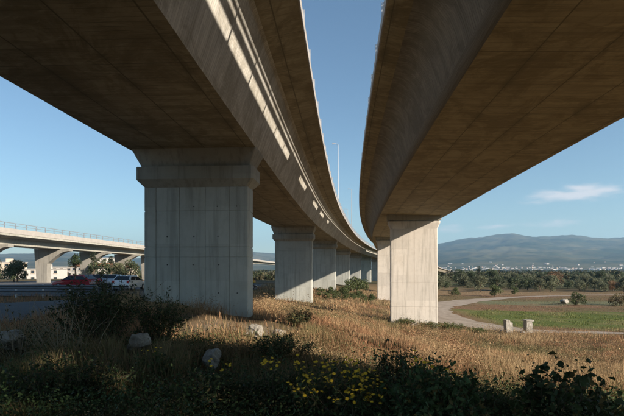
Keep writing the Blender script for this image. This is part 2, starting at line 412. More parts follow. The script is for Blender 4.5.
def ground_cols(x, y):
    n = fbm(x * .07, y * .07, 4, 21); n2 = fbm(x * .02, y * .02, 4, 33); n3 = fbm(x * .25, y * .25, 4, 41)
    r = np.hypot(x, y)
    L = lambda a, b, t: np.asarray(a)[None] * (1 - t[:, None]) + np.asarray(b)[None] * t[:, None]
    c = L((.20, .13, .075), (.12, .095, .05), sstep(.35, .65, n))
    soil = sstep(1, 0, np.hypot((x + 2.9) / 3.2, (y - 20) / 6.0)); c = c * (1 - soil[:, None]) + np.array((.27, .22, .165)) * soil[:, None]
    # level plain to the right: fields in stripes
    ty = y + (n3 - .5) * 9 + (x - 40) * .06
    pl = sstep(58, 64, y) * sstep(10, 18, x)
    f = L((.20, .125, .075), (.15, .115, .06), sstep(.4, .6, n))
    grass = sstep(64, 68, ty) * (1 - sstep(93, 99, ty)) * sstep(24, 30, x)
    f = f * (1 - grass[:, None]) + L((.105, .135, .035), (.17, .165, .065), sstep(.42, .68, n3)) * grass[:, None]
    g2 = sstep(112, 116, ty) * (1 - sstep(124, 128, ty)) * sstep(36, 44, x)
    f = f * (1 - g2[:, None]) + np.array((.16, .165, .095)) * g2[:, None]
    tan = sstep(150, 158, ty); f = f * (1 - tan[:, None]) + np.array((.24, .17, .1)) * tan[:, None]
    c = c * (1 - pl[:, None]) + f * pl[:, None]
    far = sstep(165, 260, r)
    ff = L((.055, .07, .03), (.17, .14, .075), sstep(.42, .62, n2))
    ff = ff * (1 - .5 * sstep(.5, .6, fbm(x * .006, y * .03, 4, 55)))[:, None]
    c = c * (1 - far[:, None]) + ff * far[:, None]
    return c

ang = np.radians(np.concatenate([np.arange(-44, 46, .3), np.arange(46, 316, 3.0)]))
rad = 1.5 * 1.024 ** np.arange(0, 386)
R2, A2 = np.meshgrid(rad, ang, indexing='ij'); gx = R2 * np.sin(A2); gy = R2 * np.cos(A2)
gz = terr(gx, gy); nr, na = gx.shape
V = np.stack([gx, gy, gz], -1).reshape(-1, 3); V = np.vstack([V, [[0, 0, -1.7]]])
ii, jj = np.meshgrid(np.arange(nr - 1), np.arange(na), indexing='ij'); j1 = (jj + 1) % na
F4 = np.stack([ii * na + jj, ii * na + j1, (ii + 1) * na + j1, (ii + 1) * na + jj], -1).reshape(-1, 4)[:, ::-1]
a0 = np.arange(na); F3 = np.stack([np.full(na, nr * na), (a0 + 1) % na, a0], -1)[:, ::-1]
gm = np_mesh('ground', V, [F4, F3[:, ::-1]], M['ground'], col=ground_cols(V[:, 0], V[:, 1]), smooth=True)
_bm = bmesh.new(); _bm.from_mesh(gm); bmesh.ops.recalc_face_normals(_bm, faces=_bm.faces)
if sum(f.normal.z for f in list(_bm.faces)[:50]) < 0: bmesh.ops.reverse_faces(_bm, faces=_bm.faces)
_bm.to_mesh(gm); _bm.free()
tag(mobj('ground', gm), kind='structure')

def drape(name, left, right, mat, off, cols=6):
    left = np.asarray(left); right = np.asarray(right); n = len(left)
    t = np.linspace(0, 1, cols + 1)[None, :, None]
    P = left[:, None, :] * (1 - t) + right[:, None, :] * t
    z = terr(P[..., 0], P[..., 1], False) + off
    V = np.concatenate([P, z[..., None]], -1).reshape(-1, 3); c = cols + 1
    i, j = np.meshgrid(np.arange(n - 1), np.arange(cols), indexing='ij')
    F = np.stack([i * c + j, i * c + j + 1, (i + 1) * c + j + 1, (i + 1) * c + j], -1).reshape(-1, 4)
    s = np.concatenate([[0], np.cumsum(np.hypot(*np.diff((left + right) / 2, axis=0).T))])
    w = np.hypot(*(right - left).T)
    uv = np.stack([np.repeat(s, c), (np.linspace(-.5, .5, c)[None] * w[:, None]).ravel()], -1)
    me = np_mesh(name, V, F, mat, uv=uv, smooth=True)
    if me.polygons[0].normal.z < 0: me.flip_normals()
    return tag(mobj(name, me), kind='structure')

d = np.gradient(RS[:, :2], axis=0); d /= np.hypot(*d.T)[:, None]; nrm = np.stack([-d[:, 1], d[:, 0]], -1)
wob = (fbm(np.arange(len(RS)) * .35, RS[:, 0] * 0, 3, 3) - .5)[:, None] * 1.6
drape('dirt_road', RS[:, :2] + nrm * (RS[:, 2:] + wob), RS[:, :2] - nrm * (RS[:, 2:] - wob), M['dirt'], .06, 10)
ys = np.linspace(37.5, 135, 40)
drape('car_park', np.stack([np.full(40, -78.0), ys], -1), np.stack([-13.5 + (ys - 37.5) * .02, ys], -1), M['asphalt'], .06, 24)
xs = np.linspace(-80, -11.2, 40)
drape('access_road', np.stack([xs, 18.0 + 0 * xs], -1), np.stack([xs, 27.2 + 0 * xs], -1), M['asphalt'], .055, 8)

# ------------------------------------------------------------------ mountain range and far town
CRX = np.radians([-180, -90, -60, -45, -33, -27, -20, -12, -7, -2, 8, 14, 18, 22.5, 27, 32, 38, 48, 60, 90, 180])
CRH = np.array([8, 10, 14, 13, 15, 17.5, 12, 16, 21, 15, 20, 28.5, 34, 37.5, 35, 31.5, 28, 24, 16, 10, 8]) * .86
def mheight(a, r):
    h = np.interp(a, CRX, CRH) * 11000 / 485 + 8
    t = np.clip((r - 4300) / 6700, 0, 1.0); f = .07 * np.clip(t * 4, 0, 1) + .93 * t ** 1.55
    f = f * (1 - .6 * sstep(11000, 15000, r))
    x = r * np.sin(a); y = r * np.cos(a)
    rid = 1 - np.abs(2 * fbm(x * .00085, y * .00085, 5, 71) - 1)
    rid2 = 1 - np.abs(2 * fbm(x * .003, y * .003, 4, 91) - 1)
    env = t * (1 - t * .72)
    return -9 + h * f * (1 + (fbm(a * 9, a * 0, 3, 13) - .5) * .1 * t) + env * ((rid - .7) * 420 + (rid2 - .7) * 210) * (h / 800) ** .7
ma = np.radians(np.concatenate([np.arange(-42, 44, .2), np.arange(44, 318, 3.0)])); ma = (ma + math.pi) % (2 * math.pi) - math.pi
mr = np.linspace(4200, 15000, 130)
R2, A2 = np.meshgrid(mr, ma, indexing='ij'); mz = mheight(A2, R2); nr, na = mz.shape
V = np.stack([R2 * np.sin(A2), R2 * np.cos(A2), mz], -1).reshape(-1, 3)
ii, jj = np.meshgrid(np.arange(nr - 1), np.arange(na), indexing='ij'); j1 = (jj + 1) % na
F4 = np.stack([ii * na + jj, ii * na + j1, (ii + 1) * na + j1, (ii + 1) * na + jj], -1).reshape(-1, 4)
mm = np_mesh('mountain', V, F4, M['mountain'], smooth=True)
if mm.polygons[len(mm.polygons) // 2].normal.z < 0: mm.flip_normals()
tag(mobj('mountain', mm), kind='structure')

def house_mesh(w, d, h, roof, wall, rm):
    bm = bmesh.new(); bm_box(bm, (0, 0, h / 2), (w, d, h))
    me = None
    v = [bm.verts.new(p) for p in [(-w / 2 - .4, -d / 2 - .4, h), (w / 2 + .4, -d / 2 - .4, h), (w / 2 + .4, d / 2 + .4, h), (-w / 2 - .4, d / 2 + .4, h), (-w / 2 * .7, 0, h + roof), (w / 2 * .7, 0, h + roof)]]
    fs = [bm.faces.new([v[i] for i in q]) for q in [(0, 1, 5, 4), (2, 3, 4, 5), (1, 2, 5), (3, 0, 4), (3, 2, 1, 0)]]
    for f in fs: f.material_index = 1
    # two rows of window recesses on the long sides
    for s in (-1, 1):
        for zz in np.arange(2.0, h - 1, 3.2):
            for xx in np.linspace(-w * .36, w * .36, 4):
                n0 = len(bm.faces); bm_box(bm, (xx, s * d / 2, zz), (w * .1, .16, 1.5)); bm.faces.ensure_lookup_table()
                for f in bm.faces[n0:]: f.material_index = 2
    me = bm_mesh('town_house', bm, wall); me.materials.append(rm); me.materials.append(M['pane']); return me
HM = [house_mesh(18, 14, 10, 3, M['house'], M['tile']), house_mesh(30, 16, 9, 1.2, M['house'], M['house']), house_mesh(14, 12, 14, 2.5, M['cream'], M['tile']), house_mesh(46, 22, 11, 1.5, M['house'], M['house'])]
hr = random.Random(3)
for i in range(230):
    right = i < 190
    a = math.radians(hr.uniform(13.5, 34) if right else hr.uniform(-33, -18)); r = 4350 + 1100 * hr.random() ** 1.8
    if right and hr.random() < .55: r = 4400 + 350 * hr.random()
    o = mobj('town_house', HM[hr.choice([0, 0, 1, 1, 2, 3])]); z = float(mheight(np.array([a]), np.array([float(r)]))[0])
    o.location = (r * math.sin(a), r * math.cos(a), z - .5); o.rotation_euler = (0, 0, hr.uniform(-.6, .6)); k = hr.uniform(.5, .95); o.scale = (k, k, k)
    tag(o, 'tiny pale house of the far town at the foot of the mountain' if right else 'tiny pale house at the foot of the far hill behind the left overpass', 'house',
        'houses of the far town' if right else 'houses below the far left hill')

# ------------------------------------------------------------------ highway viaducts
def refx(Y): return .046 * Y + .00034 * Y * Y
def head(Y): return .046 + .00068 * Y
def zprof(Y): return .9 * float(sstep(55, 130, Y)) - 19.5 * float(sstep(300, 860, Y))
def P3(Y, off, z, tilt=0.0, c=0.0):
    """point on the alignment: station Y, offset to the right, height above eye-level datum"""
    h = head(Y); n = math.hypot(1, h)
    return Vector((refx(Y) + off / n, Y - off * h / n, z + zprof(Y) - tilt * (off - c)))
STN = list(np.arange(-75, 130, 2.5)) + list(np.arange(130, 320, 5.0)) + list(np.arange(320, 781, 10.0))

def sweep(name, prof, c, mat, tilt, stations=STN, closed=True, uvscale=1.0, smooth=False, mats=None, facemat=None, caps=True):
    """prof: list of (x from deck centre, z above datum)"""
    n = len(prof); V = []; uv = []
    per = [0.0]
    for a, b in zip(prof[:-1], prof[1:]): per.append(per[-1] + math.hypot(b[0] - a[0], b[1] - a[1]))
    for Y in stations:
        for k, (x, z) in enumerate(prof):
            V.append(P3(Y, c + x, z, tilt, c)); uv.append((Y, per[k]))
    m = n if closed else n - 1
    F = [[i * n + k, i * n + (k + 1) % n, (i + 1) * n + (k + 1) % n, (i + 1) * n + k] for i in range(len(stations) - 1) for k in range(m)]
    me = np_mesh(name, np.array(V), np.array(F), mat, uv=np.array(uv))
    if mats:
        for q in mats: me.materials.append(q)
        fm = np.tile(np.array([facemat(k) for k in range(m)], np.int32), len(stations) - 1); me.polygons.foreach_set('material_index', fm)
    if closed and caps:
        bm = bmesh.new(); bm.from_mesh(me); bm.verts.ensure_lookup_table()
        bm.faces.new([bm.verts[k] for k in range(n)]); bm.faces.new([bm.verts[(len(stations) - 1) * n + k] for k in range(n)])
        bmesh.ops.recalc_face_normals(bm, faces=bm.faces); bm.to_mesh(me); bm.free()
    if smooth: me.polygons.foreach_set('use_smooth', np.ones(len(me.polygons), bool))
    return me

def shaft_mesh(name, w, t, z0, z1, vj, hj, mat, gw=.045, gd=.03, ch=.05):
    """pier shaft in its own frame: x across the road, y along; grooves vj on both broad faces, hj all round"""
    def ring(e):
        a = w / 2 - e; b = t / 2 - e
        pts = [(-a + ch, -b)]
        for x in sorted(vj): pts += [(x - gw / 2, -b), (x - gw / 2, -b + gd), (x + gw / 2, -b + gd), (x + gw / 2, -b)]
        pts += [(a - ch, -b), (a, -b + ch), (a, b - ch), (a - ch, b)]
        for x in sorted(vj, reverse=True): pts += [(x + gw / 2, b), (x + gw / 2, b - gd), (x - gw / 2, b - gd), (x - gw / 2, b)]
        pts += [(-a + ch, b), (-a, b - ch), (-a, -b + ch)]
        return pts
    lev = [(z0, 0)]
    for z in sorted(hj): lev += [(z - .03, 0), (z - .022, .025), (z + .022, .025), (z + .03, 0)]
    lev.append((z1, 0))
    n = len(ring(0)); V = [(x, y, z) for z, e in lev for x, y in ring(e)]
    F = [[i * n + k, i * n + (k + 1) % n, (i + 1) * n + (k + 1) % n, (i + 1) * n + k] for i in range(len(lev) - 1) for k in range(n)]
    me = np_mesh(name, V, np.array(F), mat)
    bm = bmesh.new(); bm.from_mesh(me); bm.verts.ensure_lookup_table()
    bm.faces.new([bm.verts[k] for k in range(n)][::-1]); bm.faces.new([bm.verts[(len(lev) - 1) * n + k] for k in range(n)])
    bmesh.ops.recalc_face_normals(bm, faces=bm.faces); bm.to_mesh(me); bm.free()
    return me

def lofted(name, sections, mat, ch=.08, bev=.02):
    """stack of rectangles (half width, half depth, z) with chamfered corners"""
    bm = bmesh.new(); rings = []
    for a, b, z in sections:
        rings.append([bm.verts.new((x, y, z)) for x, y in [(-a + ch, -b), (a - ch, -b), (a, -b + ch), (a, b - ch), (a - ch, b), (-a + ch, b), (-a, b - ch), (-a, -b + ch)]])
    for r0, r1 in zip(rings[:-1], rings[1:]):
        for k in range(8): bm.faces.new((r0[k], r0[(k + 1) % 8], r1[(k + 1) % 8], r1[k]))
    bm.faces.new(rings[0][::-1]); bm.faces.new(rings[-1]); bmesh.ops.recalc_face_normals(bm, faces=bm.faces)
    return bm_mesh(name, bm, mat)

hole_me = None
def tie_holes(parent, w, t, z0, z1, xs, zs):
    global hole_me
    if hole_me is None:
        bm = bmesh.new(); bmesh.ops.create_cone(bm, cap_ends=True, segments=8, radius1=.035, radius2=.035, depth=.02); bmesh.ops.rotate(bm, verts=bm.verts, matrix=Matrix.Rotation(math.pi / 2, 3, 'X'))
        hole_me = bm_mesh('tie_hole', bm, M['dark'])  # dark disc stands in for the shade inside a hole
    hr_ = random.Random(int(w * 100 + z0 * 1000))
    for x in xs:
        for z in zs:
            if hr_.random() < .35: continue
            x += hr_.uniform(-.05, .05)
            h = mobj('tie_hole', hole_me, parent); h.location = (x, -t / 2 - .004, z)

def profile_girder(hs, hj, ht, hz=3.5, curved=True):
    """single-cell box with inclined web rounded into the cantilever; half soffit, half junction, half total"""
    w = hj - hs
    if curved: right = [(hs, 0), (hs + w * .10, hz * .22), (hs + w * .26, hz * .44), (hs + w * .5, hz * .64), (hs + w * .85, hz * .8), (hj + .25, hz * .9), (hj + .7, hz * .945), (ht - .06, hz * 1.0)]
    else: right = [(hs, 0), (hs + w * .24, hz * .21), (hs + w * .5, hz * .44), (hs + w * .75, hz * .66), (hj, hz * .88), (hj + .05, hz * .905), (hj + .16, hz * .92), (ht - .06, hz * 1.0)]
    top = [(ht, hz + .02), (ht, hz + .5), (ht - .4, hz + .52), (ht - .42, hz + .35)]
    full = right + top
    left = [(-x, z) for x, z in full][::-1]
    return full + left      # goes up the right side, over the deck and down the left; closing edge is the soffit

def viaduct(label, c, hs, hj, ht, datum, tilt, soff, web, key):
    root = empty('highway_viaduct', (refx(0) + c, 0, tz(c, 0)))
    tag(root, label, 'viaduct', 'twin highway viaducts')
    iv = Matrix.Translation(root.location).inverted()
    prof = [(x, z + datum) for x, z in profile_girder(hs, hj, ht, 3.5, key == 'r')]
    n = len(prof)
    # soffit as first edge for tidy UVs: rotate so that the perimeter starts at the left soffit edge
    prof = [prof[-1]] + prof[:-1]
    def fm(k):
        if k == 0: return 0                      # soffit
        if k in (1, 2, 3, 4, 5, 6): return 1     # right web
        if k in (7,): return 0                   # cantilever underside
        z = n - k
        if z in (1, 2, 3, 4, 5, 6): return 1
        if z in (7,): return 0
        return 2
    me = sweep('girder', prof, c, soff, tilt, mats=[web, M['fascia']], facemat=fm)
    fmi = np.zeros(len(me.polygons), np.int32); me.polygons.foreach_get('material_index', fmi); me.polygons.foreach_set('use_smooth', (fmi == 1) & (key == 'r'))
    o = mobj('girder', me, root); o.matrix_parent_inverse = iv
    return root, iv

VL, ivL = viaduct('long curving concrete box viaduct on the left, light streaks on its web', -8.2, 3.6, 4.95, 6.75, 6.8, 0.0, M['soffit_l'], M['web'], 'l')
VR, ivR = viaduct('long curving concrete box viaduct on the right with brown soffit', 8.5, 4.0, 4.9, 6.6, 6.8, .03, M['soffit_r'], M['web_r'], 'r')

def guard_rail(root, iv, c, off, tilt, side, zt, y0, y1, posts=True):
    """galvanised barrier on the fascia: posts, W beam facing the carriageway, top tube"""
    base = zt
    st = [y for y in STN if y <= 420]
    wb = [(off, base + .42), (off + .05 * side, base + .47), (off - .02 * side, base + .55), (off + .05 * side, base + .63), (off, base + .70), (off - .012 * side, base + .70), (off - .035 * side, base + .55), (off - .012 * side, base + .42)]
    me = sweep('guard_rail', wb, c, M['steel'], tilt, st); r = mobj('guard_rail', me, root); r.matrix_parent_inverse = iv
    sb = [(off, base + .78), (off, base + .92), (off - .05 * side, base + .92), (off - .05 * side, base + .78)]
    mobj('middle_rail', sweep('middle_rail', sb, c, M['steel'], tilt, st), r)
    tb = [(off + .05 * math.cos(t), base + 1.04 + .05 * math.sin(t)) for t in np.linspace(0, 2 * math.pi, 6, endpoint=False)]
    me = sweep('top_rail', tb, c, M['steel'], tilt, st, smooth=True); q = mobj('top_rail', me, r)
    if posts:
        bm = bmesh.new(); bm_box(bm, (0, 0, .52), (.11, .09, 1.04)); bm_box(bm, (0, 0, .01), (.24, .24, .03)); pm = bm_mesh('post', bm, M['steel'])
        for Y in np.arange(y0, y1, 4.0):
            p = mobj('post', pm, r); L = P3(Y, c + off - .09 * side, base, tilt, c)
            p.location = L; p.rotation_euler = (0, 0, -math.atan(head(Y)))
    return r
def streak_breakers(root, iv, c, off, tilt, seed):
    """steel sheets added below the beam to break up the light streaks"""
    rg = random.Random(seed); Y = 33.0
    while Y < 230:
        L = rg.uniform(5.0, 10.0) if Y < 85 else 150.0; st = list(np.linspace(Y, Y + L, 4 if Y < 85 else 40)); z0 = 10.83; z1 = 10.8 + rg.uniform(.3, .62)
        o = mobj('streak_breaker_panel', sweep('streak_breaker_panel', [(off, z0), (off, z1), (off - .02, z1), (off - .02, z0)], c, M['steel'], tilt, st), root); o.matrix_parent_inverse = iv
        Y += L + rg.uniform(3.5, 7.0)
# barriers stand on the kerb of each deck edge (kerb top 4.0 m above the soffit)
guard_rail(VL, ivL, -8.2, 6.55, 0.0, -1, 10.8, 2, 240)
guard_rail(VL, ivL, -8.2, -6.55, 0.0, 1, 10.8, 2, 60, False)
guard_rail(VR, ivR, 8.5, -6.4, .03, 1, 10.8, 2, 260)
streak_breakers(VR, ivR, 8.5, -6.5, .03, 5)
guard_rail(VR, ivR, 8.5, 6.4, .03, -1, 10.8, 2, 60, False)

def pier(root, c, Y, off, w, t, zs, style, vj, hj, dz, label=None, datum=6.8, holes=None):
    """style 'l': band capital and flaring diaphragm; 'r': small flared capital"""
    h = head(Y); n = math.hypot(1, h); x = refx(Y) + off / n; y = Y - off * h / n
    e = empty('pier', (0, 0, 0), parent=root); e.matrix_parent_inverse = Matrix.Translation(root.location).inverted()
    e.location = (x, y, 0); e.rotation_euler = (0, 0, -math.atan(h))
    if label: e['label'] = label
    ctr = np.array([(x + dx_, y + dy_) for dx_ in (-w / 2, 0, w / 2) for dy_ in (-t / 2, t / 2)])
    zb = float(terr(ctr[:, 0], ctr[:, 1]).min()) - .6
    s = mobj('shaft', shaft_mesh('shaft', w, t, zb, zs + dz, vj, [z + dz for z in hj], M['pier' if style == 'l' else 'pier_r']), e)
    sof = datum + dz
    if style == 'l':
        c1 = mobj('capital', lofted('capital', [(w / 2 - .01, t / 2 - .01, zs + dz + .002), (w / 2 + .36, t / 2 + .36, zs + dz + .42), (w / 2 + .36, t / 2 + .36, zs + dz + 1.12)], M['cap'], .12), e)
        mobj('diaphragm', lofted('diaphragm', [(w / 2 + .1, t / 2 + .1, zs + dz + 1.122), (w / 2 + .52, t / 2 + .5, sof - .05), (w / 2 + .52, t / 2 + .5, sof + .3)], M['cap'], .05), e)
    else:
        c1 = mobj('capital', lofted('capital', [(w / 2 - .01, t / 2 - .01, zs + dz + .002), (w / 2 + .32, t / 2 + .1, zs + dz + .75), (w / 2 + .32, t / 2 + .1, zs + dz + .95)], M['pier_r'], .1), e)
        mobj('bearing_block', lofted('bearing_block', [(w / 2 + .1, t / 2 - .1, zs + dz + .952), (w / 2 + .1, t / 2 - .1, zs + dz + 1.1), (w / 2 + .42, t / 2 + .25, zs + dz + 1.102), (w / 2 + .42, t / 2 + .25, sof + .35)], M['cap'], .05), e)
    if holes: tie_holes(s, w, t, zb, zs, *holes)
    return e
W1 = 6.0; T1 = 1.5
pier(VL, -8.2, 27.75, -8.1, W1, T1, 4.70, 'l', [-2.3, -.95, .55, 1.92], [.72, 1.3, 3.35], 0, 'nearest broad pier, panel joints cast into it', holes=([-1.7, -.2, 1.25, 2.4], [-1.3, .3, 1.9, 3.6]))
pier(VL, -8.2, 77.75, -8.6, W1, T1, 4.60, 'l', [.35], [1.0, 3.1], 0, holes=([-1.4, 1.4], [-3, 0, 2.2]))
pier(VL, -8.2, 128, -8.2, W1, T1, 4.7, 'l', [.2], [1.0, 3.1], zprof(128))
for Y in (178, 228, 278, 328, 378): pier(VL, -8.2, Y, -8.2, W1, T1, 4.7, 'l', [.2], [1.0], zprof(Y))
pier(VL, -8.2, -22, -8.2, W1, T1, 4.7, 'l', [.2], [1.0], 0)
W2 = 5.7; T2 = 1.6
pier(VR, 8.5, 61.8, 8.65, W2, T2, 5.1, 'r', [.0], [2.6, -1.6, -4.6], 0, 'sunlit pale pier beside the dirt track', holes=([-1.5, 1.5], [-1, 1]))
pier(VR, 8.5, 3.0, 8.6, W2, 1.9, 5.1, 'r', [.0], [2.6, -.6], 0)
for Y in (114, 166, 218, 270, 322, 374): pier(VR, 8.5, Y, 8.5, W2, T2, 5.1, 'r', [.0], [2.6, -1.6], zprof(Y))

# street lamps on the inner edge of the left viaduct
def lamp(Y, off, H, label, arm=-.5):
    b = P3(Y, off, 10.8); e = empty('street_lamp', b, -math.atan(head(Y)))
    tag(e, label, 'street lamp', 'lamps along the left viaduct')
    bm = bmesh.new(); bm_tube(bm, [(0, 0, 0), (0, 0, .5), (0, 0, .52), (0, 0, H)], [.13, .13, .09, .05], 10); bm_box(bm, (0, 0, .02), (.45, .45, .04)); mobj('pole', bm_mesh('pole', bm, M['pole']), e)
    bm = bmesh.new(); bm_tube(bm, [(0, 0, H - .05), (arm * .3, 0, H + .12), (arm, 0, H + .2)], [.06, .05, .045], 8); mobj('arm', bm_mesh('arm', bm, M['pole']), e)
    bm = bmesh.new(); bm_box(bm, (arm - .3 * np.sign(arm) * -1, 0, H + .2), (.6, .3, .14), 0, .05); hd = mobj('lamp_head', bm_mesh('lamp_head', bm, M['pole']), e)
    return e
lamp(88, -1.95, 11.6, 'tall thin street lamp rising above the left viaduct edge, nearest one')
lamp(144, -1.95, 12.2, 'shorter-looking second street lamp further along the left viaduct edge')
lamp(250, -14.4, 20.0, 'faint far lamp mast left of the second street lamp', -1.2)

# ------------------------------------------------------------------ overpass on the far left
def overpass():
    X0 = -54.0; root = empty('overpass', (X0, 100, tz(X0, 100)))
    tag(root, 'lower straight overpass with white sunlit parapet crossing the far left', 'overpass')
    iv = Matrix.Translation(root.location).inverted()
    hx = lambda Y: X0 + .045 * (Y - 80)
    zz = lambda Y: 0.0016 * (Y - 80)
    st = np.array(list(np.arange(30, 200, 4.0)) + list(np.arange(200, 521, 16.0)))
    def sw(name, prof, mat, parent, inv=True):
        n = len(prof); V = np.array([(hx(Y) + x, Y, z + zz(Y)) for Y in st for x, z in prof])
        F = np.array([[i * n + k, i * n + (k + 1) % n, (i + 1) * n + (k + 1) % n, (i + 1) * n + k] for i in range(len(st) - 1) for k in range(n)])
        per = np.concatenate([[0], np.cumsum([math.hypot(b[0] - a[0], b[1] - a[1]) for a, b in zip(prof[:-1], prof[1:])])])
        uv = np.stack([np.repeat(st, n), np.tile(per, len(st))], -1)
        me = np_mesh(name, V, F, mat, uv=uv); bm = bmesh.new(); bm.from_mesh(me); bmesh.ops.recalc_face_normals(bm, faces=bm.faces); bm.to_mesh(me); bm.free()
        o = mobj(name, me, parent)
        if inv: o.matrix_parent_inverse = iv
        return o
    b = 4.6
    sw('girder', [(-7.4, b), (-2.6, b), (-2.4, b + 1.2), (.0, b + 1.5), (0, b + 1.85), (-.3, b + 2.0), (-9.7, b + 2.0), (-10, b + 1.85), (-10, b + 1.5), (-7.6, b + 1.2)], M['cap'], root)
    sw('parapet', [(.03, b + 1.9), (.03, b + 2.8), (-.2, b + 2.8), (-.28, b + 2.05), (-.28, b + 2.02)], M['fascia'], root)
    sw('parapet', [(-10.03, b + 1.9), (-10.03, b + 2.8), (-9.8, b + 2.8), (-9.72, b + 2.05)], M['fascia'], root)
    r = sw('railing', [(.0, b + 3.75), (.0, b + 3.85), (-.1, b + 3.85), (-.1, b + 3.75)], M['steel'], root)
    sw('lower_rail', [(.0, b + 3.3), (.0, b + 3.37), (-.1, b + 3.37), (-.1, b + 3.3)], M['steel'], r, False)
    bm = bmesh.new(); bm_box(bm, (0, 0, .5), (.13, .13, 1.0)); pm = bm_mesh('post', bm, M['steel'])
    for Y in np.arange(70, 200, 3.0):
        p = mobj('post', pm, r); p.location = (hx(Y) - .05, Y, b + 2.8 + zz(Y))
    # cantilever piers: slender shaft with a curved arm reaching out towards the camera side
    for Y in [68, 88, 108, 127, 147, 167, 190, 215, 240, 265, 290, 320, 350, 362]:
        xa = hx(Y); z1 = b + zz(Y); zg = tz(xa - 6, Y) - .6; bm = bmesh.new()
        prof = [(-8.0, zg), (-5.9, zg), (-5.7, z1 - 3.2)]
        for t in np.linspace(0, 1, 7)[1:]: prof.append((-5.7 + 4.7 * t, z1 - 3.2 + 2.75 * math.sin(t * math.pi / 2) ** 1.1))
        prof += [(-.95, z1 - .003), (-8.6, z1 - .003), (-8.5, z1 - 1.5)]
        v0 = [bm.verts.new((x, -.9, z)) for x, z in prof]; v1 = [bm.verts.new((x, .9, z)) for x, z in prof]; m = len(prof)
        bm.faces.new(v0); bm.faces.new(v1[::-1])
        for k in range(m): bm.faces.new((v0[k], v1[k], v1[(k + 1) % m], v0[(k + 1) % m]))
        bmesh.ops.recalc_face_normals(bm, faces=bm.faces)
        o = mobj('pier', bm_mesh('pier', bm, M['web_grey']), root); o.matrix_parent_inverse = iv; o.location = (xa, Y, 0)
    return hx, zz, b
ohx, ozz, ob_ = overpass()

# ------------------------------------------------------------------ cars
def quadmesh(name, pts, mat):
    me = bpy.data.meshes.new(name); me.from_pydata([tuple(p) for p in pts], [], [list(range(len(pts)))]); me.materials.append(mat); return me

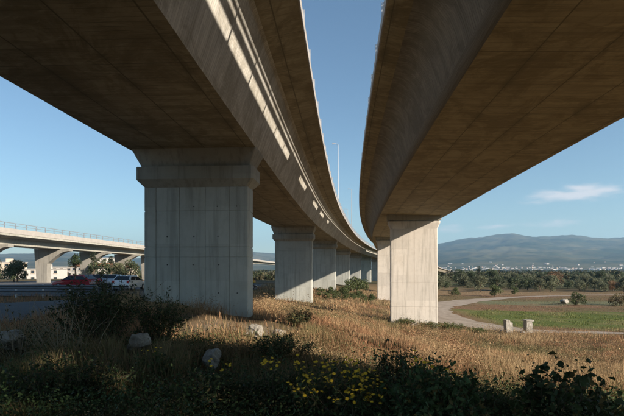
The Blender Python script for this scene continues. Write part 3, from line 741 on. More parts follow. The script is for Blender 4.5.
def make_car(label, paint, loc, rz, van=False, group=None, scale=1.0):
    e = empty('parked_car', loc, rz); e.scale = (scale,) * 3
    tag(e, label, 'car', group)
    if van: lo = [(1.95, .28), (2.05, .55), (2.0, .85), (1.35, 1.02), (-1.95, 1.02), (-2.0, .55), (-1.95, .28)]; up = [(1.35, 1.02), (.55, 1.68), (-1.75, 1.72), (-1.95, 1.02)]
    else: lo = [(1.95, .26), (2.05, .5), (1.98, .72), (1.0, .93), (-1.88, .98), (-2.0, .85), (-2.02, .5), (-1.95, .26)]; up = [(1.0, .93), (.25, 1.42), (-1.25, 1.45), (-1.88, .98)]
    hw = lambda z: .86 - .05 * abs(z - .6) if z <= 1.03 else .84 - .36 * (z - 1.0)
    bm = bmesh.new()
    def shell(prof, tops):
        a = [bm.verts.new((x, -hw(z), z)) for x, z in prof]; b = [bm.verts.new((x, hw(z), z)) for x, z in prof]
        n = len(prof); bm.faces.new(a); bm.faces.new(b[::-1])
        for k in range(n):
            if k == n - 1 and not tops: continue
            bm.faces.new((a[k], a[(k + 1) % n], b[(k + 1) % n], b[k]))
    shell(lo, True); shell(up, False)
    bmesh.ops.remove_doubles(bm, verts=bm.verts, dist=.001)
    bmesh.ops.recalc_face_normals(bm, faces=bm.faces)
    bmesh.ops.bevel(bm, geom=[ed for ed in bm.edges], offset=.035, segments=2, affect='EDGES', profile=.6)
    mobj('body', bm_mesh('body', bm, paint, True), e)
    # glass, set 8 mm proud of the cabin
    def lerp(p, q, t): return (p[0] + (q[0] - p[0]) * t, p[1] + (q[1] - p[1]) * t)
    A, B, C, D_ = up
    for s in (-1, 1):
        split = -.45
        zb = A[1] + .06; zt = B[1] - .08
        fr = [lerp(A, B, .12), lerp(A, B, .86), (split + .05, zt + .01), (split + .05, zb + .02)]
        re = [(split - .05, zb + .02), (split - .05, zt + .02), (lerp(C, D_, .14)[0] + .12, zt + .01), (lerp(C, D_, .85)[0] + .16, zb + .04)]
        for q in (fr, re): mobj('side_window', quadmesh('side_window', [(x, s * (hw(max(z, 1.031)) + .012), z) for x, z in (q if s < 0 else q[::-1])], M['glass']), e)
    def cross(p, q, t0, t1, inset, nx, nm, mat, par):
        a = lerp(p, q, t0); b = lerp(p, q, t1); n = Vector((q[1] - p[1], 0, -(q[0] - p[0]))).normalized() * nx
        pts = [(a[0], -hw(max(a[1], 1.031)) + inset, a[1]), (a[0], hw(max(a[1], 1.031)) - inset, a[1]), (b[0], hw(b[1]) - inset, b[1]), (b[0], -hw(b[1]) + inset, b[1])]
        return mobj(nm, quadmesh(nm, [Vector(v) + n * .014 for v in pts], mat), par)
    cross(A, B, .1, .93, .07, 1, 'windscreen', M['glass'], e)
    cross(C, D_, .1, .88, .1, 1, 'rear_window', M['glass'], e)
    def part(nm, c, s, mat, bev=.015):
        b = bmesh.new(); bm_box(b, c, s, 0, bev); return mobj(nm, bm_mesh(nm, b, mat), e)
    for s in (-1, 1):
        part('headlight', (2.0, s * .62, .68), (.12, .32, .14), M['head']); part('tail_light', (-1.97, s * .68, .86 if not van else .9), (.1, .2, .26), M['tail'])
        part('mirror', (.85, s * .93, 1.0), (.12, .18, .12), M['trim'])
    part('rear_bumper', (-2.0, 0, .42), (.12, 1.5, .18), paint if van else M['trim']); part('number_plate', (-2.04, 0, .66), (.03, .5, .12), M['plate'], .004)
    part('grille', (2.04, 0, .48), (.05, .9, .16), M['trim'])
    for x in (1.28, -1.25):
        for s in (-1, 1):
            b = bmesh.new(); bmesh.ops.create_cone(b, cap_ends=True, segments=20, radius1=.31, radius2=.31, depth=.2); bmesh.ops.rotate(b, verts=b.verts, matrix=Matrix.Rotation(math.pi / 2, 3, 'X'))
            wv = mobj('wheel', bm_mesh('wheel', b, M['rubber']), e); wv.location = (x, s * .79, .31)
            b = bmesh.new(); bmesh.ops.create_cone(b, cap_ends=True, segments=14, radius1=.2, radius2=.17, depth=.03); bmesh.ops.rotate(b, verts=b.verts, matrix=Matrix.Rotation(s * -math.pi / 2, 3, 'X'))
            rm = mobj('rim', bm_mesh('rim', b, M['rim']), wv); rm.location = (0, s * .112, 0)
    return e
def onpark(x, y, o=.062): return (x, y, float(terr(np.array([x]), np.array([y]), False)[0]) + o)
R_ = math.radians
make_car('white hatchback parked with its rear towards us, left of the nearest pier', M['white'], onpark(-17.7, 47), R_(88))
make_car('dark red car parked side-on behind the tall roadside bush', M['red'], onpark(-23.6, 48.5), R_(172))
make_car('silver car parked between the red car and the white hatchback', M['silver'], onpark(-21.6, 53), R_(95))
make_car('second red car half hidden behind the silver car', M['red'], onpark(-24.5, 56), R_(100))
make_car('dark blue car parked beyond the nearest pier, left of the second pier', M['darkcar'], onpark(-14.2, 105), R_(20))
make_car('small yellow van parked far off between the first two left piers', M['yellow'], onpark(-17.5, 132), R_(170), True)
# roadside guard rail in front of the car park
def park_rail():
    root = empty('guard_rail', (-38, 36, tz(-38, 36))); tag(root, 'long double steel guard rail in front of the car park, far left', 'guard rail')
    iv = Matrix.Translation(root.location).inverted()
    xs = np.arange(-66, -15.9, 2.0); zs = terr(xs, 0 * xs + 36, False)
    for zo in (.42, .82):
        prof = [(0, -.15), (-.05, -.1), (.03, 0), (-.05, .1), (0, .15), (.02, .15), (.05, 0), (.02, -.15)]; n = 8
        V = np.array([(x, 36 + py, z + zo + pz) for x, z in zip(xs, zs) for py, pz in prof])
        F = np.array([[i * n + k, i * n + (k + 1) % n, (i + 1) * n + (k + 1) % n, (i + 1) * n + k] for i in range(len(xs) - 1) for k in range(n)])
        o = mobj('beam', np_mesh('beam', V, F, M['dull_steel']), root); o.matrix_parent_inverse = iv
    bm = bmesh.new(); bm_box(bm, (0, .1, .35), (.1, .1, 1.3)); pm = bm_mesh('post', bm, M['steel'])
    for x, z in zip(xs, zs):
        p = mobj('post', pm, root); p.matrix_parent_inverse = iv; p.location = (x, 36, z)
park_rail()

# ------------------------------------------------------------------ buildings far left
def building(name, label, loc, rz, w, d, floors, wall, cols, flat=True, fh=3.2):
    e = empty(name, loc, rz); tag(e, label, 'building')
    h = floors * fh
    b = bmesh.new(); bm_box(b, (0, 0, h / 2 - .5), (w, d, h + 1)); mobj('wall', bm_mesh('wall', b, wall), e)
    if flat:
        b = bmesh.new(); bm_box(b, (0, 0, h + .16), (w + .7, d + .7, .3)); rf = mobj('roof', bm_mesh('roof', b, M['stucco']), e)
        b = bmesh.new(); bm_box(b, (w * .2, 0, h + 1.35), (3.2, 3, 2.1)); mobj('stair_hut', bm_mesh('stair_hut', b, wall), rf)
    else:
        b = bmesh.new(); v = [b.verts.new(p) for p in [(-w / 2 - .5, -d / 2 - .5, h), (w / 2 + .5, -d / 2 - .5, h), (w / 2 + .5, d / 2 + .5, h), (-w / 2 - .5, d / 2 + .5, h), (-w * .3, 0, h + 2.4), (w * .3, 0, h + 2.4)]]
        for q in [(0, 1, 5, 4), (2, 3, 4, 5), (1, 2, 5), (3, 0, 4), (3, 2, 1, 0)]: b.faces.new([v[i] for i in q])
        mobj('roof', bm_mesh('roof', b, M['tile']), e)
    b = bmesh.new(); bm_box(b, (0, 0, 0), (w / cols * .5, .16, 1.6)); bm_box(b, (0, -.06, -.86), (w / cols * .5 + .25, .3, .1)); fmsh = bm_mesh('window', b, M['cream'])
    b = bmesh.new(); bm_box(b, (0, -.07, 0), (w / cols * .5 - .25, .08, 1.35)); pmsh = bm_mesh('pane', b, M['pane'])
    for f in range(floors):
        for k in range(cols):
            o = mobj('window', fmsh, e); o.location = (-w / 2 + (k + .5) * w / cols, -d / 2 - .03, f * fh + 1.8); mobj('pane', pmsh, o)
    return e
building('office_building', 'long low white building with dark windows, far left under the overpass', (-139, 246, -6), R_(12), 24, 14, 2, M['stucco'], 7)
building('apartment_block', 'cream block behind the white building, far left edge', (-192, 300, -5), R_(8), 24, 14, 3, M['cream'], 6)
building('warehouse', 'wide pale warehouse right of the white building under the overpass', (-160, 330, -4.5), R_(-5), 44, 18, 2, M['stucco'], 9)
building('house', 'ochre house with red tiled roof between the overpass piers', (-128, 300, -4.5), R_(14), 15, 11, 2, M['ochre'], 4, False)
building('house', 'white house with red tiled roof behind the second overpass pier', (-120, 262, -4.5), R_(-10), 14, 11, 2, M['stucco'], 4, False)
building('apartment_block', 'white flat-roofed block behind the trees right of the overpass piers', (-141, 345, -4.5), R_(5), 20, 14, 4, M['stucco'], 5)
building('house', 'small cream house seen left of the nearest pier', (-112, 290, -5), R_(3), 13, 10, 2, M['cream'], 3, False)
building('depot', 'low white depot far beyond the right pier along the highway', (178, 560, -8), R_(-20), 30, 14, 2, M['stucco'], 6)

# ------------------------------------------------------------------ vegetation builders
def leaf_quads(P, size, rng, cols, flat=0.0, narrow=.5):
    """P (n,3) leaf centres -> folded diamond leaves of 2 triangles"""
    n = len(P); a = rng.normal(size=(n, 3)); a[:, 2] *= (1 - flat); a /= np.linalg.norm(a, axis=1)[:, None]
    b = rng.normal(size=(n, 3)); b -= (a * b).sum(1)[:, None] * a; b /= np.linalg.norm(b, axis=1)[:, None]
    s = (size * rng.uniform(.6, 1.35, n))[:, None]
    V = np.stack([P - a * s * .5, P + b * s * narrow * .5, P + a * s * .5, P - b * s * narrow * .5], 1).reshape(-1, 3)
    F = (np.arange(n) * 4)[:, None] + np.array([0, 1, 2, 3])
    return V, F, np.repeat(cols, 4, 0)

def leaf_shapes(P, D, size, rng, cols, narrow):
    """pointed, folded leaves of 6 vertices growing along D"""
    n = len(P); a = D + rng.normal(size=(n, 3)) * .55; a /= np.linalg.norm(a, axis=1)[:, None]
    b = rng.normal(size=(n, 3)); b -= (a * b).sum(1)[:, None] * a; b /= np.linalg.norm(b, axis=1)[:, None]; c = np.cross(a, b)
    s = (size * (.35 + 1.25 * rng.random(n) ** 1.4))[:, None]; w = s * narrow * .5 * rng.uniform(.7, 1.2, (n, 1)); dr = -s * rng.uniform(0, .25, (n, 1)) * np.array((0, 0, 1.0))
    V = np.stack([P, P + a * s * .35 + b * w + c * w * .3, P + a * s * .72 + b * w * .7 + c * w * .2 + dr * .5, P + a * s + dr, P + a * s * .72 - b * w * .7 + c * w * .2 + dr * .5, P + a * s * .35 - b * w + c * w * .3, P + a * s * .5 + dr * .2], 1).reshape(-1, 3)
    i = (np.arange(n) * 7)[:, None]; F = np.concatenate([i + np.array(q) for q in ([0, 1, 6], [1, 2, 6], [2, 3, 6], [3, 4, 6], [4, 5, 6], [5, 0, 6])])
    return V, F, np.repeat(cols, 7, 0)

def blob_points(n, centres, radii, rng, shell=.55):
    k = rng.integers(0, len(centres), n); d = rng.normal(size=(n, 3)); d /= np.linalg.norm(d, axis=1)[:, None]
    r = rng.random(n) ** (1 / 3.0); r = shell + (1 - shell) * r
    return centres[k] + d * (radii[k] * r[:, None])

def tree_meshes(seed, H, R, base, var, leaf, n, trunk_h=.35, kind='round', lobes=14):
    rng = np.random.default_rng(seed)
    C = []; Rr = []
    for k in range(lobes):
        t = rng.random()
        if kind == 'cone': z = trunk_h * H + (H * (1 - trunk_h)) * t * .95; rr = R * (1 - t) * .75 + .1; ph = rng.uniform(0, 6.28); off = rng.random() ** .5 * rr
        else:
            z = trunk_h * H + (H - trunk_h * H) * (.18 + .66 * t); w = math.sqrt(max(0, 1 - ((t - .42) / .62) ** 2)); ph = rng.uniform(0, 6.28); off = rng.random() ** .5 * R * .72 * w
        C.append((off * math.cos(ph), off * math.sin(ph), z)); q = R * rng.uniform(.26, .44); Rr.append((q, q, q * .8))
    C = np.array(C); Rr = np.array(Rr)
    P = blob_points(n, C, Rr, rng, .35)
    br = rng.random(n)[:, None]; tone = rng.random(lobes)
    col = np.array(base)[None] * (1 - var + 2 * var * br) * (.8 + .4 * vnoise(P[:, 0] * 1.5, P[:, 2] * 1.5, seed))[:, None]
    Vv, F, cc = leaf_quads(P, leaf, rng, col)
    crown = np_mesh('crown', Vv, F, M['leaf'], col=cc)
    bm = bmesh.new(); th = H * (trunk_h + .25); rt = max(.08, H * .03)
    bm_tube(bm, [(0, 0, -.3), (rt * .5, 0, th * .4), (-rt * .4, rt * .5, th)], [rt * 1.25, rt, rt * .6], 7)
    for k in range(5):
        c = C[k * lobes // 5]; s = Vector((0, 0, th * rng.uniform(.55, .95))); e = Vector(c)
        bm_tube(bm, [s, s.lerp(e, .5) + Vector((0, 0, .1 * H * .3)), e], [rt * .6, rt * .4, rt * .15], 5)
    return bm_mesh('trunk', bm, M['bark']), crown

def put_tree(name, pair, x, y, rz, sc, label, cat='tree', group=None, z=None):
    e = empty(name, (x, y, tz(x, y) if z is None else z), rz); e.scale = (sc,) * 3
    mobj('trunk', pair[0], e); mobj('crown', pair[1], e); return tag(e, label, cat, group)

OL = [tree_meshes(100 + k, 4.6, 3.0, (.15, .16, .095), .3, .32, 3400, .04, lobes=18) for k in range(4)]
DG = [tree_meshes(200 + k, 6.5, 3.4, (.075, .095, .05), .3, .36, 3000, .08) for k in range(2)]
RU = tree_meshes(300, 6.5, 4.6, (.20, .115, .06), .3, .36, 3000, .15, lobes=20)
PN = tree_meshes(310, 8.5, 2.6, (.035, .055, .025), .3, .3, 2600, .4)
CN = tree_meshes(320, 9.0, 2.4, (.032, .045, .025), .3, .3, 2600, .1, 'cone', 24)
tr = random.Random(12)
# olive grove beyond the field
for row in range(7):
    y0 = 176 + row * 13.0
    x = 40 + row * 5
    while x < (.68 * y0 + 14):
        if tr.random() < .72:
            yy = y0 + tr.uniform(-4, 4)
            put_tree('olive_tree', OL[tr.randrange(4)] if tr.random() < .88 else DG[tr.randrange(2)], x + tr.uniform(-1.2, 1.2), yy, tr.uniform(0, 6.28), tr.uniform(.55, 1.35),
                     'rounded grey-green tree of the olive grove beyond the field' , 'tree', 'trees of the olive grove')
        x += tr.uniform(4.8, 7.6)
put_tree('rust_coloured_tree', RU, 97, 196, .4, 1.12, 'broad rust-brown tree standing out in the middle of the olive grove')
put_tree('rust_coloured_tree', RU, 113, 182, 2.2, .62, 'smaller orange-brown tree at the right end of the olive grove')
put_tree('evergreen_tree', CN, 90, 262, 1.2, 1.05, 'dark pointed evergreen behind the olive grove, left of the rust-brown tree')
# left: trees among the overpass piers and by the car park
for x, y, p, s, l in [(-56.5, 116, PN, .82, 'small round-headed tree in front of the second overpass pier'), (-50.5, 112, CN, .78, 'dark pointed tree between the two overpass piers'),
                      (-54.5, 126, DG[0], 1.0, 'bushy dark tree right of the pointed tree between overpass piers'), (-50.5, 122, CN, .72, 'dark ragged tree in front of the right overpass pier'),
                      (-49.0, 131, DG[1], .92, 'wide olive-brown tree just left of the nearest pier'), (-54.0, 136, OL[1], 1.15, 'pale tree beside the nearest pier, behind the white hatchback'),
                      (-72.5, 118, OL[2], 1.2, 'grey-green tree left of the second overpass pier'), (-68, 112, DG[0], .8, 'low dark tree touching the left side of the second overpass pier'),
                      (-84, 128, DG[1], .95, 'low green tree in front of the white building, far left'), (-94, 140, OL[0], 1.1, 'pale green tree at the far left edge'),
                      (-36, 190, DG[1], 1.0, 'dark tree seen in the gap between the first and second piers'), (-29, 172, OL[3], .9, 'low pale tree left of the second pier in the gap')]:
    put_tree('tree', p, x, y, tr.uniform(0, 6), s, l)
# scrub bushes on the plain and under the viaducts
SB = [tree_meshes(400 + k, 2.0, 1.5, (.075, .095, .035), .35, .2, 1300, .0, lobes=9) for k in range(3)]
SD = tree_meshes(410, 2.4, 2.0, (.022, .05, .022), .3, .2, 1600, .0, lobes=9)
ST = tree_meshes(412, 2.0, 2.0, (.13, .105, .05), .3, .2, 1400, .0, lobes=9)
for x, y, p, s, l in [(61, 112, SB[0], 1.5, 'green bush in the field, left of the dry bush'), (71, 112, ST, 1.5, 'dry brown bush in the field between two green ones'),
                      (72, 99, SD, 1.05, 'dense dark green bush at the right of the field'), (80, 107, ST, 1.0, 'small dry bush at the right edge of the field'),
                      (55, 146, SB[1], 1.7, 'bush on the far bend of the dirt track, right one'), (43, 146, SB[2], 1.3, 'bush on the far bend of the dirt track, middle one'), (38, 150, SB[0], 1.2, 'bush on the far bend of the dirt track, left one'),
                      (66, 158, SB[1], 1.2, 'bush beside the track in front of the grove'), (9.5, 128, SB[0], 1.6, 'tall green bush between the far left and right piers'),
                      (12.5, 134, SB[2], 2.1, 'largest green bush among the far piers'), (7.4, 112, SB[1], 1.1, 'low green bush in front of the far piers, right one'),
                      (4.2, 108, SB[2], 1.0, 'low green bush in front of the far piers, middle one'), (1.8, 100, SB[0], .95, 'low green bush beside the third left pier'), (9.5, 104, SB[2], .9, 'low bush left of the second right pier'),
                      (15, 143, SB[1], 1.8, 'bush at the foot of the farthest visible right pier')]:
    put_tree('bush', p, x, y, tr.uniform(0, 6), s, l, 'bush')
for x, y, k_ in [(2.6, 93, .7), (4.4, 97, .8), (6.3, 95, .65), (8.2, 99, .8), (10.4, 97, .7), (12.3, 101, .75), (5.2, 103, .85), (7.8, 107, .9), (11.0, 110, .85), (13.2, 107, .7)]:
    put_tree('bush', SB[int(x * 7) % 3], x, y, x * 3, k_, 'small low green bush in the strip between the two pier rows', 'bush', 'low bushes between the pier rows')
# added trees out of view, placed to throw shade over the foreground
SH = tree_meshes(500, 15.0, 3.6, (.06, .07, .035), .3, .5, 9000, .1, lobes=48)
for x, y, k_, l in [(17.6, -7.0, 1.0, 'nearest the pier'), (18.4, -11.0, 1.05, 'in the middle'), (16.8, -13.5, .95, 'farthest back')]:
    put_tree('added_shade_tree', SH, x, y, x * 2, k_, 'added tree behind the camera, right of the viaduct, shading the foreground, %s' % l, 'tree', 'added trees shading the foreground')

put_tree('added_shade_pine', tree_meshes(520, 16.0, 3.3, (.05, .07, .03), .3, .45, 6000, .74, lobes=26), 19.0, 12.3, .5, 1.0, 'added umbrella pine out of the frame, shading the foot of the nearest pier', 'tree')  # added unseen tree; its crown shades the nearest pier's foot
# distant woods and hedges of the plain (one mass)
wr = np.random.default_rng(77); nW = 2600
wa = np.radians(wr.uniform(-38, 40, nW)); wd = 300 * (4200 / 300) ** wr.random(nW)
keep = fbm(wd * np.sin(wa) * .004, wd * np.cos(wa) * .012, 3, 8) > .47; wa = wa[keep]; wd = wd[keep]
wx = wd * np.sin(wa); wy = wd * np.cos(wa)
kp = (np.abs(wx - refx(wy)) > 26) | (wy > 800); wx = wx[kp]; wy = wy[kp]; wd = wd[kp]
Vs = []; Cs = []
for x, y, dd in zip(wx, wy, wd):
    nl = 90 if dd < 900 else 44; k = wr.uniform(2.5, 4.5) * (1 + dd / 4000); elong = wr.uniform(1, 3.2)
    p = wr.normal(size=(nl, 3)); p /= np.linalg.norm(p, axis=1)[:, None]; p *= (wr.random(nl) ** .4)[:, None]
    p = p * (k * elong, k, k * .8) + (x, y, -8 + k * .7); Vs.append(p)
    Cs.append(np.array((.05, .065, .032))[None] * wr.uniform(.6, 1.5) * wr.uniform(.7, 1.3, (nl, 1)) * np.array([wr.uniform(.9, 1.5), 1, 1]))
Vs = np.vstack(Vs); Cs = np.vstack(Cs); sz = 1.1 + np.hypot(Vs[:, 0], Vs[:, 1]) / 650
Vv, F, cc = leaf_quads(Vs, sz, wr, Cs, 0, .8)
tag(mobj('distant_woods', np_mesh('distant_woods', Vv, F, M['leaf'], col=cc)), 'dark green hedges and woods spread over the far plain', 'woods', kind='stuff')

# ------------------------------------------------------------------ foreground plants
def shrub(name, label, x, y, H, R, stems, lsize, base, seed, per=26, flowers=0, upright=.5, narrow=.34, stalks=0, cat='shrub'):
    per = int(per * 1.25)
    rng = np.random.default_rng(seed); z0 = tz(x, y); e = empty(name, (x, y, z0)); tag(e, label, cat)
    bm = bmesh.new(); P = []; DD = []; tips = []
    for s in range(stems):
        ph = rng.uniform(0, 6.28); sp = R * rng.random() ** .6; hh = H * rng.uniform(.55, 1.0) * (1 - .35 * (sp / R) ** 2)
        b = np.array((math.cos(ph) * sp * .3, math.sin(ph) * sp * .3, -.05)); tp = np.array((math.cos(ph) * sp, math.sin(ph) * sp, hh))
        md = (b + tp) / 2 + rng.normal(size=3) * .05 * H + np.array((0, 0, .12 * H * upright))
        bm_tube(bm, [b, md, tp], [.006, .004, .002], 4); tips.append(tp)
        t = rng.random(per) ** .7; q = (1 - t)[:, None] ** 2 * b + 2 * (t * (1 - t))[:, None] * md + t[:, None] ** 2 * tp
        P.append(q + rng.normal(size=(per, 3)) * lsize * .35); dd = rng.normal(size=(per, 3)) * .8 + (tp - b) / np.linalg.norm(tp - b) * .5; DD.append(dd)
        for br_ in range(2):
            t0 = rng.uniform(.35, .8); o0 = (1 - t0) ** 2 * b + 2 * t0 * (1 - t0) * md + t0 ** 2 * tp; e0 = o0 + rng.normal(size=3) * .16 * H + np.array((0, 0, .14 * H)); bm_tube(bm, [o0, (o0 + e0) / 2, e0], [.0035, .0025, .0015], 3)
            tt = rng.random(per // 2)[:, None]; P.append(o0 * (1 - tt) + e0 * tt + rng.normal(size=(per // 2, 3)) * lsize * .25); DD.append(rng.normal(size=(per // 2, 3)) * .7 + (e0 - o0) / np.linalg.norm(e0 - o0) * .6)
    mobj('stems', bm_mesh('stems', bm, M['stalk'] if stalks else M['bark']), e)
    P = np.vstack(P); P[:, 2] = np.maximum(P[:, 2], .02)
    br = rng.uniform(.55, 1.45, (len(P), 1)); col = np.array(base)[None] * br; mixy = (rng.random(len(P)) < .12)[:, None]
    col = np.where(mixy, np.array((.16, .13, .05)) * br, col)
    Vv, F, cc = leaf_shapes(P, np.vstack(DD), lsize * .92, rng, col, narrow); mobj('foliage', np_mesh('foliage', Vv, F, M['leaf'], col=cc), e)
    if flowers:
        Vf = []; Ff = []
        order = sorted(tips, key=lambda q: -q[2])[:flowers]
        for q in order:
            for rep in range(rng.integers(2, 5)):
                c = q + rng.normal(size=3) * .05; tl = rng.normal(size=3) * .35 + np.array((0, -.4, 1)); tl /= np.linalg.norm(tl); u = np.cross(tl, (0, 1, 0.2)); u /= np.linalg.norm(u); w = np.cross(tl, u)
                nP = 9; b0 = len(Vf); Vf.append(c + tl * .004)
                for k in range(nP * 2):
                    rr = .026 if k % 2 == 0 else .014; t = math.pi * k / nP; Vf.append(c + (u * math.cos(t) + w * math.sin(t)) * rr)
                for k in range(nP * 2): Ff.append((b0, b0 + 1 + k, b0 + 1 + (k + 1) % (nP * 2)))
        f = mobj('flowers', np_mesh('flowers', np.array(Vf), np.array(Ff), M['flower']), e); f['kind'] = 'stuff'
    if stalks:
        bm = bmesh.new()
        for s in range(stalks):
            a = rng.uniform(-1, 1); l = rng.uniform(.7, 1.25) * H
            bm_tube(bm, [(a * .45 + rng.normal() * .15, rng.uniform(-.4, .4), 0), (a * .5 * l + rng.normal() * .1, rng.uniform(-.3, .3), l * .55), (a * .75 * l + rng.normal() * .22, rng.uniform(-.4, .4), l * rng.uniform(.8, 1.1))], [.007, .005, .002], 4)
        mobj('dry_stalks', bm_mesh('dry_stalks', bm, M['stalk']), e)['kind'] = 'stuff'
    return e
GD = (.05, .075, .03); GM = (.06, .095, .034); GO = (.06, .07, .03)
shrub('tall_shrub', 'tall dark bush hiding the parked cars, left of the nearest pier', -4.9, 11.2, 1.75, 1.15, 110, .075, GD, 1, 30)
shrub('tall_shrub', 'lower dark bush beside the tall one, nearer the pier', -3.9, 12.4, 1.3, .8, 70, .07, GD, 2, 28)
shrub('stalky_weed', 'fan of pale bare stalks in front of the tall dark bush', -4.5, 9.0, 1.15, .7, 26, .06, GO, 3, 12, stalks=15, cat='weed')
shrub('stalky_weed', 'sparse pale stalks at the far left of the foreground', -6.0, 10.0, 1.2, .9, 26, .06, GO, 4, 12, stalks=10, cat='weed')
shrub('dark_shrub', 'low dark bush in the bottom left foreground', -3.5, 6.9, .7, 1.0, 70, .06, GD, 5, 26)
shrub('dark_shrub', 'low dark bush right of the pale rock in the left foreground', -2.75, 8.2, .5, .6, 60, .06, GM, 6, 26, 3)
shrub('dark_shrub', 'dark bush below the second rock in the lower left middle', -1.3, 6.6, .6, .8, 70, .06, GD, 7, 26, 4)
shrub('dark_shrub', 'dark bush below the paired rocks on the bare soil', -.7, 10.6, .6, .85, 60, .06, GD, 8, 26)
shrub('flowering_shrub', 'dark bush with yellow flowers at the bottom centre', 0.35, 5.6, .85, .6, 90, .055, GD, 9, 30, 70)
shrub('flowering_shrub', 'dark leafy bush left of the yellow flowering one', -.35, 6.3, .75, .6, 70, .055, GD, 10, 28, 8)
shrub('leafy_shrub', 'bright green leafy bush at the bottom, right of the yellow flowers', 1.3, 5.2, .98, .58, 100, .06, (.065, .11, .045), 11, 30, 6, narrow=.6)
shrub('leafy_shrub', 'dark bush behind the bright green leafy one', 1.2, 6.5, .95, .6, 70, .06, GD, 12, 28)
shrub('round_leaved_shrub', 'sparse dark plant with broad round leaves in the bottom right corner', 2.85, 5.7, 1.0, .55, 26, .085, GD, 14, 14, narrow=.85)
shrub('round_leaved_shrub', 'second sparse broad-leaved plant, at the right edge of the foreground', 3.55, 6.2, .8, .5, 16, .08, GD, 15, 13, narrow=.85)
shrub('leafy_shrub', 'small dark sprig between the bright green bush and the round-leaved plant', 2.15, 5.9, .62, .35, 14, .06, GD, 13, 16, narrow=.7)
shrub('leafy_shrub', 'low dark tuft beside the right end of the bright green bush', 1.95, 6.9, .6, .5, 24, .055, GO, 16, 18, narrow=.5)
for i, (x, y, H, R, l) in enumerate([(11.6, 60.0, .9, 1.5, 'low green bush at the foot of the sunlit right pier, left one'), (14.2, 59.0, 1.0, 1.7, 'low green bush at the foot of the sunlit right pier, middle one'), (17.2, 59.6, 1.15, 1.8, 'low green bush at the right corner of the sunlit pier'), (20.0, 58.5, .8, 1.6, 'low green bush on the slope before the dirt track')]):
    shrub('green_bush', l, x, y, H, R, 70, .17, (.09, .11, .035), 30 + i, 16, 0)
shrub('green_bush', 'dark clump of grass on the edge of the pier shadow', -.6, 24.5, .9, .8, 60, .1, GO, 40, 20)

# rocks
def rock(label, x, y, sx, sy, sz, seed, sink=.3):
    rng = np.random.default_rng(seed); bm = bmesh.new(); bmesh.ops.create_icosphere(bm, subdivisions=4, radius=1.0)
    pl = [(rng.normal(size=3), rng.uniform(.55, .9)) for _ in range(13)]; off = rng.uniform(0, 90)
    for v in bm.verts:
        p = np.array(v.co)
        for nn, dd in pl:
            q = nn / np.linalg.norm(nn); k = p @ q
            if k > dd: p = p - q * (k - dd) * .92
        p = p * (1 + .42 * (float(fbm(np.array([p[0] * 2.3 + off]), np.array([p[1] * 2.3 + p[2] * 3]), 4, seed)[0]) - .5)); v.co = p * (sx * .88, sy * .88, sz * .88)
    o = mobj('rock', bm_mesh('rock', bm, M['rock'], False)); o.location = (x, y, tz(x, y) + sz * (1 - sink * 2) * .9); o.rotation_euler = (0, 0, rng.uniform(0, 6)); tag(o, label, 'rock', 'pale rocks on the bank')
rock('pale flat-topped rock in the shaded weeds below the white hatchback', -3.8, 10.6, .36, .28, .24, 1, .0)
rock('upright pale rock in the weeds below the nearest pier', -1.9, 9.2, .25, .22, .28, 2, .0)
rock('rounded pale rock on bare soil, left of the pair by the pier', -1.75, 15.4, .34, .3, .3, 3, .08)
rock('pale rock on bare soil, right of the pair by the pier', -1.05, 15.7, .32, .3, .27, 4, .08)
rock('broad low rock at the far left edge of the foreground', -6.6, 10.6, .6, .45, .28, 5, .0)
rock('small rock on bare soil behind the pair by the pier', -2.3, 17.6, .2, .2, .16, 6)
rock('small broken stone lying at the foot of the left concrete post', 26.2, 60.0, .5, .4, .3, 7)
rock('pale boulder lying in the brown field', 61.5, 118, 1.6, 1.2, 1.1, 8)

# stone posts beside the dirt track
def post_block(label, x, y, w, d, h, lean, chip, seed):
    rng = np.random.default_rng(seed); bm = bmesh.new(); bm_box(bm, (0, 0, h / 2 - .2), (w, d, h + .4)); bmesh.ops.subdivide_edges(bm, edges=bm.edges, cuts=5, use_grid_fill=True)
    for v in bm.verts:
        k = fbm(np.array([v.co.x * 4 + seed]), np.array([v.co.z * 4 + v.co.y * 3]), 3, seed)[0] - .5; v.co.x += k * .1; v.co.y += k * .1
        if v.co.z > h * .55 and v.co.x > w * (.5 - chip): v.co.z -= (v.co.z - h * .55) * .55 * min(1, (v.co.x / w + .5))
    o = mobj('concrete_post', bm_mesh('concrete_post', bm, M['rock'])); o.location = (x, y, tz(x, y)); o.rotation_euler = (0, lean, .15); tag(o, label, 'post', 'posts beside the dirt track')
    return o
post_block('chipped narrow concrete post beside the dirt track, left one', 24.7, 61, .85, .7, 1.65, -.05, .35, 3)
p = post_block('squarer concrete post beside the dirt track, right one', 27.35, 61.5, .8, .75, 1.5, .03, .0, 5)
bm = bmesh.new(); bm_box(bm, (0, 0, 1.6), (1.05, .95, .2), 0, .03); mobj('cap', bm_mesh('cap', bm, M['rock']), p)

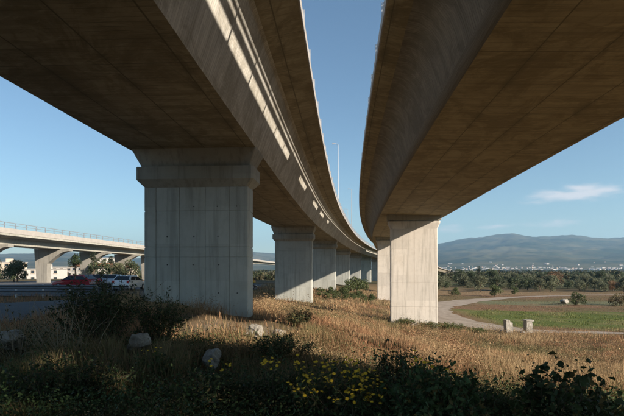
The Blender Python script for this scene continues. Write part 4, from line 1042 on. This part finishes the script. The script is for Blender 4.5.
# ------------------------------------------------------------------ grass and weeds
PF = [(-8.1 + refx(27.75), 27.75, 3.3), (-8.6 + refx(77.75), 77.5, 3.6), (8.65 + refx(61.8), 61, 3.4)]
def field(n, ymin, ymax, pw, seed, xl, xr):
    rng = np.random.default_rng(seed); y = ymin * (ymax / ymin) ** (rng.random(n) ** pw)
    x = rng.uniform(xl, xr, n) * y + rng.uniform(-.6, .6, n)
    ok = (road_dist(x, y) > -.2) & ~((x < -10.9) & (y > 17.4) & (y < 27.8)) & ~((x < -13.0) & (y > 37))
    for rx, ry in [(-3.8, 10.6), (-1.9, 9.2), (-1.75, 15.4), (-1.05, 15.7), (-6.6, 10.6)]: tt = np.clip((ry - y) / 1.8, 0, 1); ok &= ~((np.abs(x - (rx - tt * 1.8 * rx / ry)) < .36) & (y < ry + .35) & (y > ry - 1.8))
    for px_, py_, pr in PF: ok &= ~((np.abs(x - px_) < pr) & (np.abs(y - py_) < 1.4))
    return x[ok], y[ok], rng
def blades(x, y, rng, H, Wd, col, lean=.35):
    n = len(x); z = terr(x, y); ph = rng.uniform(0, 6.28, n); h = H * rng.uniform(.45, 1.15, n); l = lean * h * rng.uniform(.2, 1.3, n)
    dirx = np.cos(ph); diry = np.sin(ph); w = Wd * rng.uniform(.6, 1.3, n); q = rng.uniform(0, 6.28, n); wx_ = np.cos(q) * w * .5; wy_ = np.sin(q) * w * .5
    b = np.stack([x, y, z - .02], -1); m = b + np.stack([dirx * l * .35, diry * l * .35, h * .6], -1); t = b + np.stack([dirx * l, diry * l, h], -1); wv = np.stack([wx_, wy_, 0 * wx_], -1)
    V = np.stack([b - wv, b + wv, m + wv * .75, m - wv * .75, t], 1).reshape(-1, 3); i = np.arange(n) * 5
    return V, i[:, None] + np.array([0, 1, 2, 3]), i[:, None] + np.array([3, 2, 4]), np.repeat(col, 5, 0), t

def tone(x, y, rng):
    n1 = fbm(x * .22, y * .22, 4, 61); n2 = fbm(x * .6, y * .6, 3, 67); n3 = fbm(x * .12, y * .12, 3, 81)
    pal = np.array([(.38, .265, .145), (.32, .175, .095), (.45, .35, .20), (.15, .14, .06), (.085, .105, .04)])
    gre = sstep(.5, .66, n1 + (rng.random(len(x)) - .5) * .22); rus = sstep(.42, .62, n3 + (rng.random(len(x)) - .5) * .3); st = sstep(.55, .7, n2)
    c = pal[0][None] * (1 - rus[:, None]) + pal[1][None] * rus[:, None]; c = c * (1 - .5 * st[:, None]) + pal[2] * .5 * st[:, None]
    c = c * (1 - .75 * gre[:, None]) + np.where((rng.random(len(x)) < .5)[:, None], pal[3], pal[4]) * .75 * gre[:, None]
    sh = sstep(14, 8, y); c = c * (1 - .75 * sh[:, None]) + np.where((rng.random(len(x)) < .25)[:, None], pal[0] * .6, pal[4]) * .75 * sh[:, None]   # turns to dark green and dull tan towards the near end
    return c * rng.uniform(.6, 1.3, (len(x), 1)) * (.62 + .76 * fbm(x * .9, y * .9, 3, 29))[:, None]

# bank: grass blades
V_, A_, B_, C_ = [], [], [], []; base = 0
for n, y0, y1, pw, sd_, H, Wd, xl, xr in [(70000, 4.2, 14, .8, 1, .34, .012, -.72, .72), (90000, 12, 34, .85, 2, .42, .02, -.40, .72), (80000, 30, 64, .8, 3, .45, .035, -.26, .72), (26000, 60, 150, .9, 4, .5, .06, -.14, .26), (34000, 62, 170, .9, 5, .2, .07, .22, .72), (16000, 8, 40, .8, 6, .4, .02, -.75, -.36)]:
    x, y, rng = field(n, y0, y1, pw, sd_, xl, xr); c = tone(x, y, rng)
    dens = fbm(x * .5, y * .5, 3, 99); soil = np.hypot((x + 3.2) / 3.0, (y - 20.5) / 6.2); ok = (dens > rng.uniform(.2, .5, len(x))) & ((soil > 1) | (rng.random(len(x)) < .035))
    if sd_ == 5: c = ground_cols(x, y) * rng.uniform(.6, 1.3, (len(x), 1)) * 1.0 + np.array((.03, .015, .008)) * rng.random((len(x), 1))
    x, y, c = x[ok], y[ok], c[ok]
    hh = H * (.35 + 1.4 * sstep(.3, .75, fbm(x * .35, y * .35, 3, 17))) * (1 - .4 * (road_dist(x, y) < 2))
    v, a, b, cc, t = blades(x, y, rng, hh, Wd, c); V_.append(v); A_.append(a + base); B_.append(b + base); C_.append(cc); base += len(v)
tag(mobj('grass', np_mesh('grass', np.vstack(V_), [np.vstack(A_), np.vstack(B_)], M['dry'], col=np.vstack(C_))), 'dry tan and rust grass covering the bank', 'grass', kind='stuff')

# bank: bushy dry weeds with seed heads
V_, A_, C_ = [], [], []; base = 0
for n, y0, y1, pw, sd_, H, per, sz, xl, xr in [(1500, 4.6, 13, .8, 11, .5, 34, .03, -.7, .7), (8500, 10, 34, .85, 12, .66, 30, .045, -.34, .72), (12000, 30, 62, .8, 13, .66, 22, .08, -.24, .72), (2600, 60, 140, .9, 14, .6, 16, .12, -.12, .24)]:
    x, y, rng = field(n, y0, y1, pw, sd_, xl, xr); dens = fbm(x * .3, y * .3, 3, 45); ok = (dens > .46) & (np.hypot((x + 3.2) / 3.0, (y - 20.5) / 6.2) > 1); x, y = x[ok], y[ok]; c = tone(x, y, rng); z = terr(x, y); m = len(x)
    h = H * rng.uniform(.4, 1.2, m) * (.45 + 1.5 * sstep(.4, .72, fbm(x * .28, y * .28, 3, 53))); k = np.repeat(np.arange(m), per); dd = rng.normal(size=(len(k), 3)) * np.array((.3, .3, .24)) + np.array((0, 0, .62))
    P = np.stack([x, y, z], -1)[k] + dd * h[k][:, None]; P[:, 2] = np.maximum(P[:, 2], z[k] + .03)
    col = c[k] * rng.uniform(.6, 1.5, (len(k), 1)); v, f, cc = leaf_quads(P, sz, rng, col, 0, .5); V_.append(v); A_.append(f + base); C_.append(cc); base += len(v)
tag(mobj('dry_weeds', np_mesh('dry_weeds', np.vstack(V_), np.vstack(A_), M['dry'], col=np.vstack(C_))), 'bushy dry weeds with seed heads spread over the bank', 'weeds', kind='stuff')

# green herbs carpeting the shaded foreground
x, y, rng = field(5200, 4.4, 15, .85, 21, -.75, .7); dens = fbm(x * .6, y * .6, 3, 88); ok = dens > .4; x, y = x[ok], y[ok]; z = terr(x, y); m = len(x); per = 16
k = np.repeat(np.arange(m), per); dd = rng.normal(size=(len(k), 3)) * (.13, .13, .09) + (0, 0, .13); P = np.stack([x, y, z], -1)[k] + dd * rng.uniform(.6, 1.7, m)[k][:, None]; P[:, 2] = np.maximum(P[:, 2], z[k] + .01)
col = np.array(GM)[None] * rng.uniform(.4, 1.6, (m, 1))[k] * rng.uniform(.6, 1.4, (len(k), 1)); v, f, cc = leaf_quads(P, .045, rng, col, 0, .55)
tag(mobj('ground_cover', np_mesh('ground_cover', v, f, M['leaf'], col=cc)), 'low green herbs carpeting the shaded foreground', 'ground cover', kind='stuff')

# ------------------------------------------------------------------ air
bm = bmesh.new(); bm_box(bm, (0, 0, 500), (33000, 33000, 1060)); hz = bm_mesh('haze', bm)
hm = bpy.data.materials.new('haze'); hm.use_nodes = True; hm.node_tree.nodes.clear()
k = NB(hm.node_tree); pv = k.n('ShaderNodeVolumePrincipled'); pv.inputs['Color'].default_value = (.42, .70, 1.0, 1); pv.inputs['Density'].default_value = 6.2e-5; pv.inputs['Anisotropy'].default_value = .2
ho = k.n('ShaderNodeOutputMaterial'); hm.node_tree.links.new(pv.outputs[0], ho.inputs['Volume']); hz.materials.append(hm)
tag(mobj('haze', hz), kind='stuff')
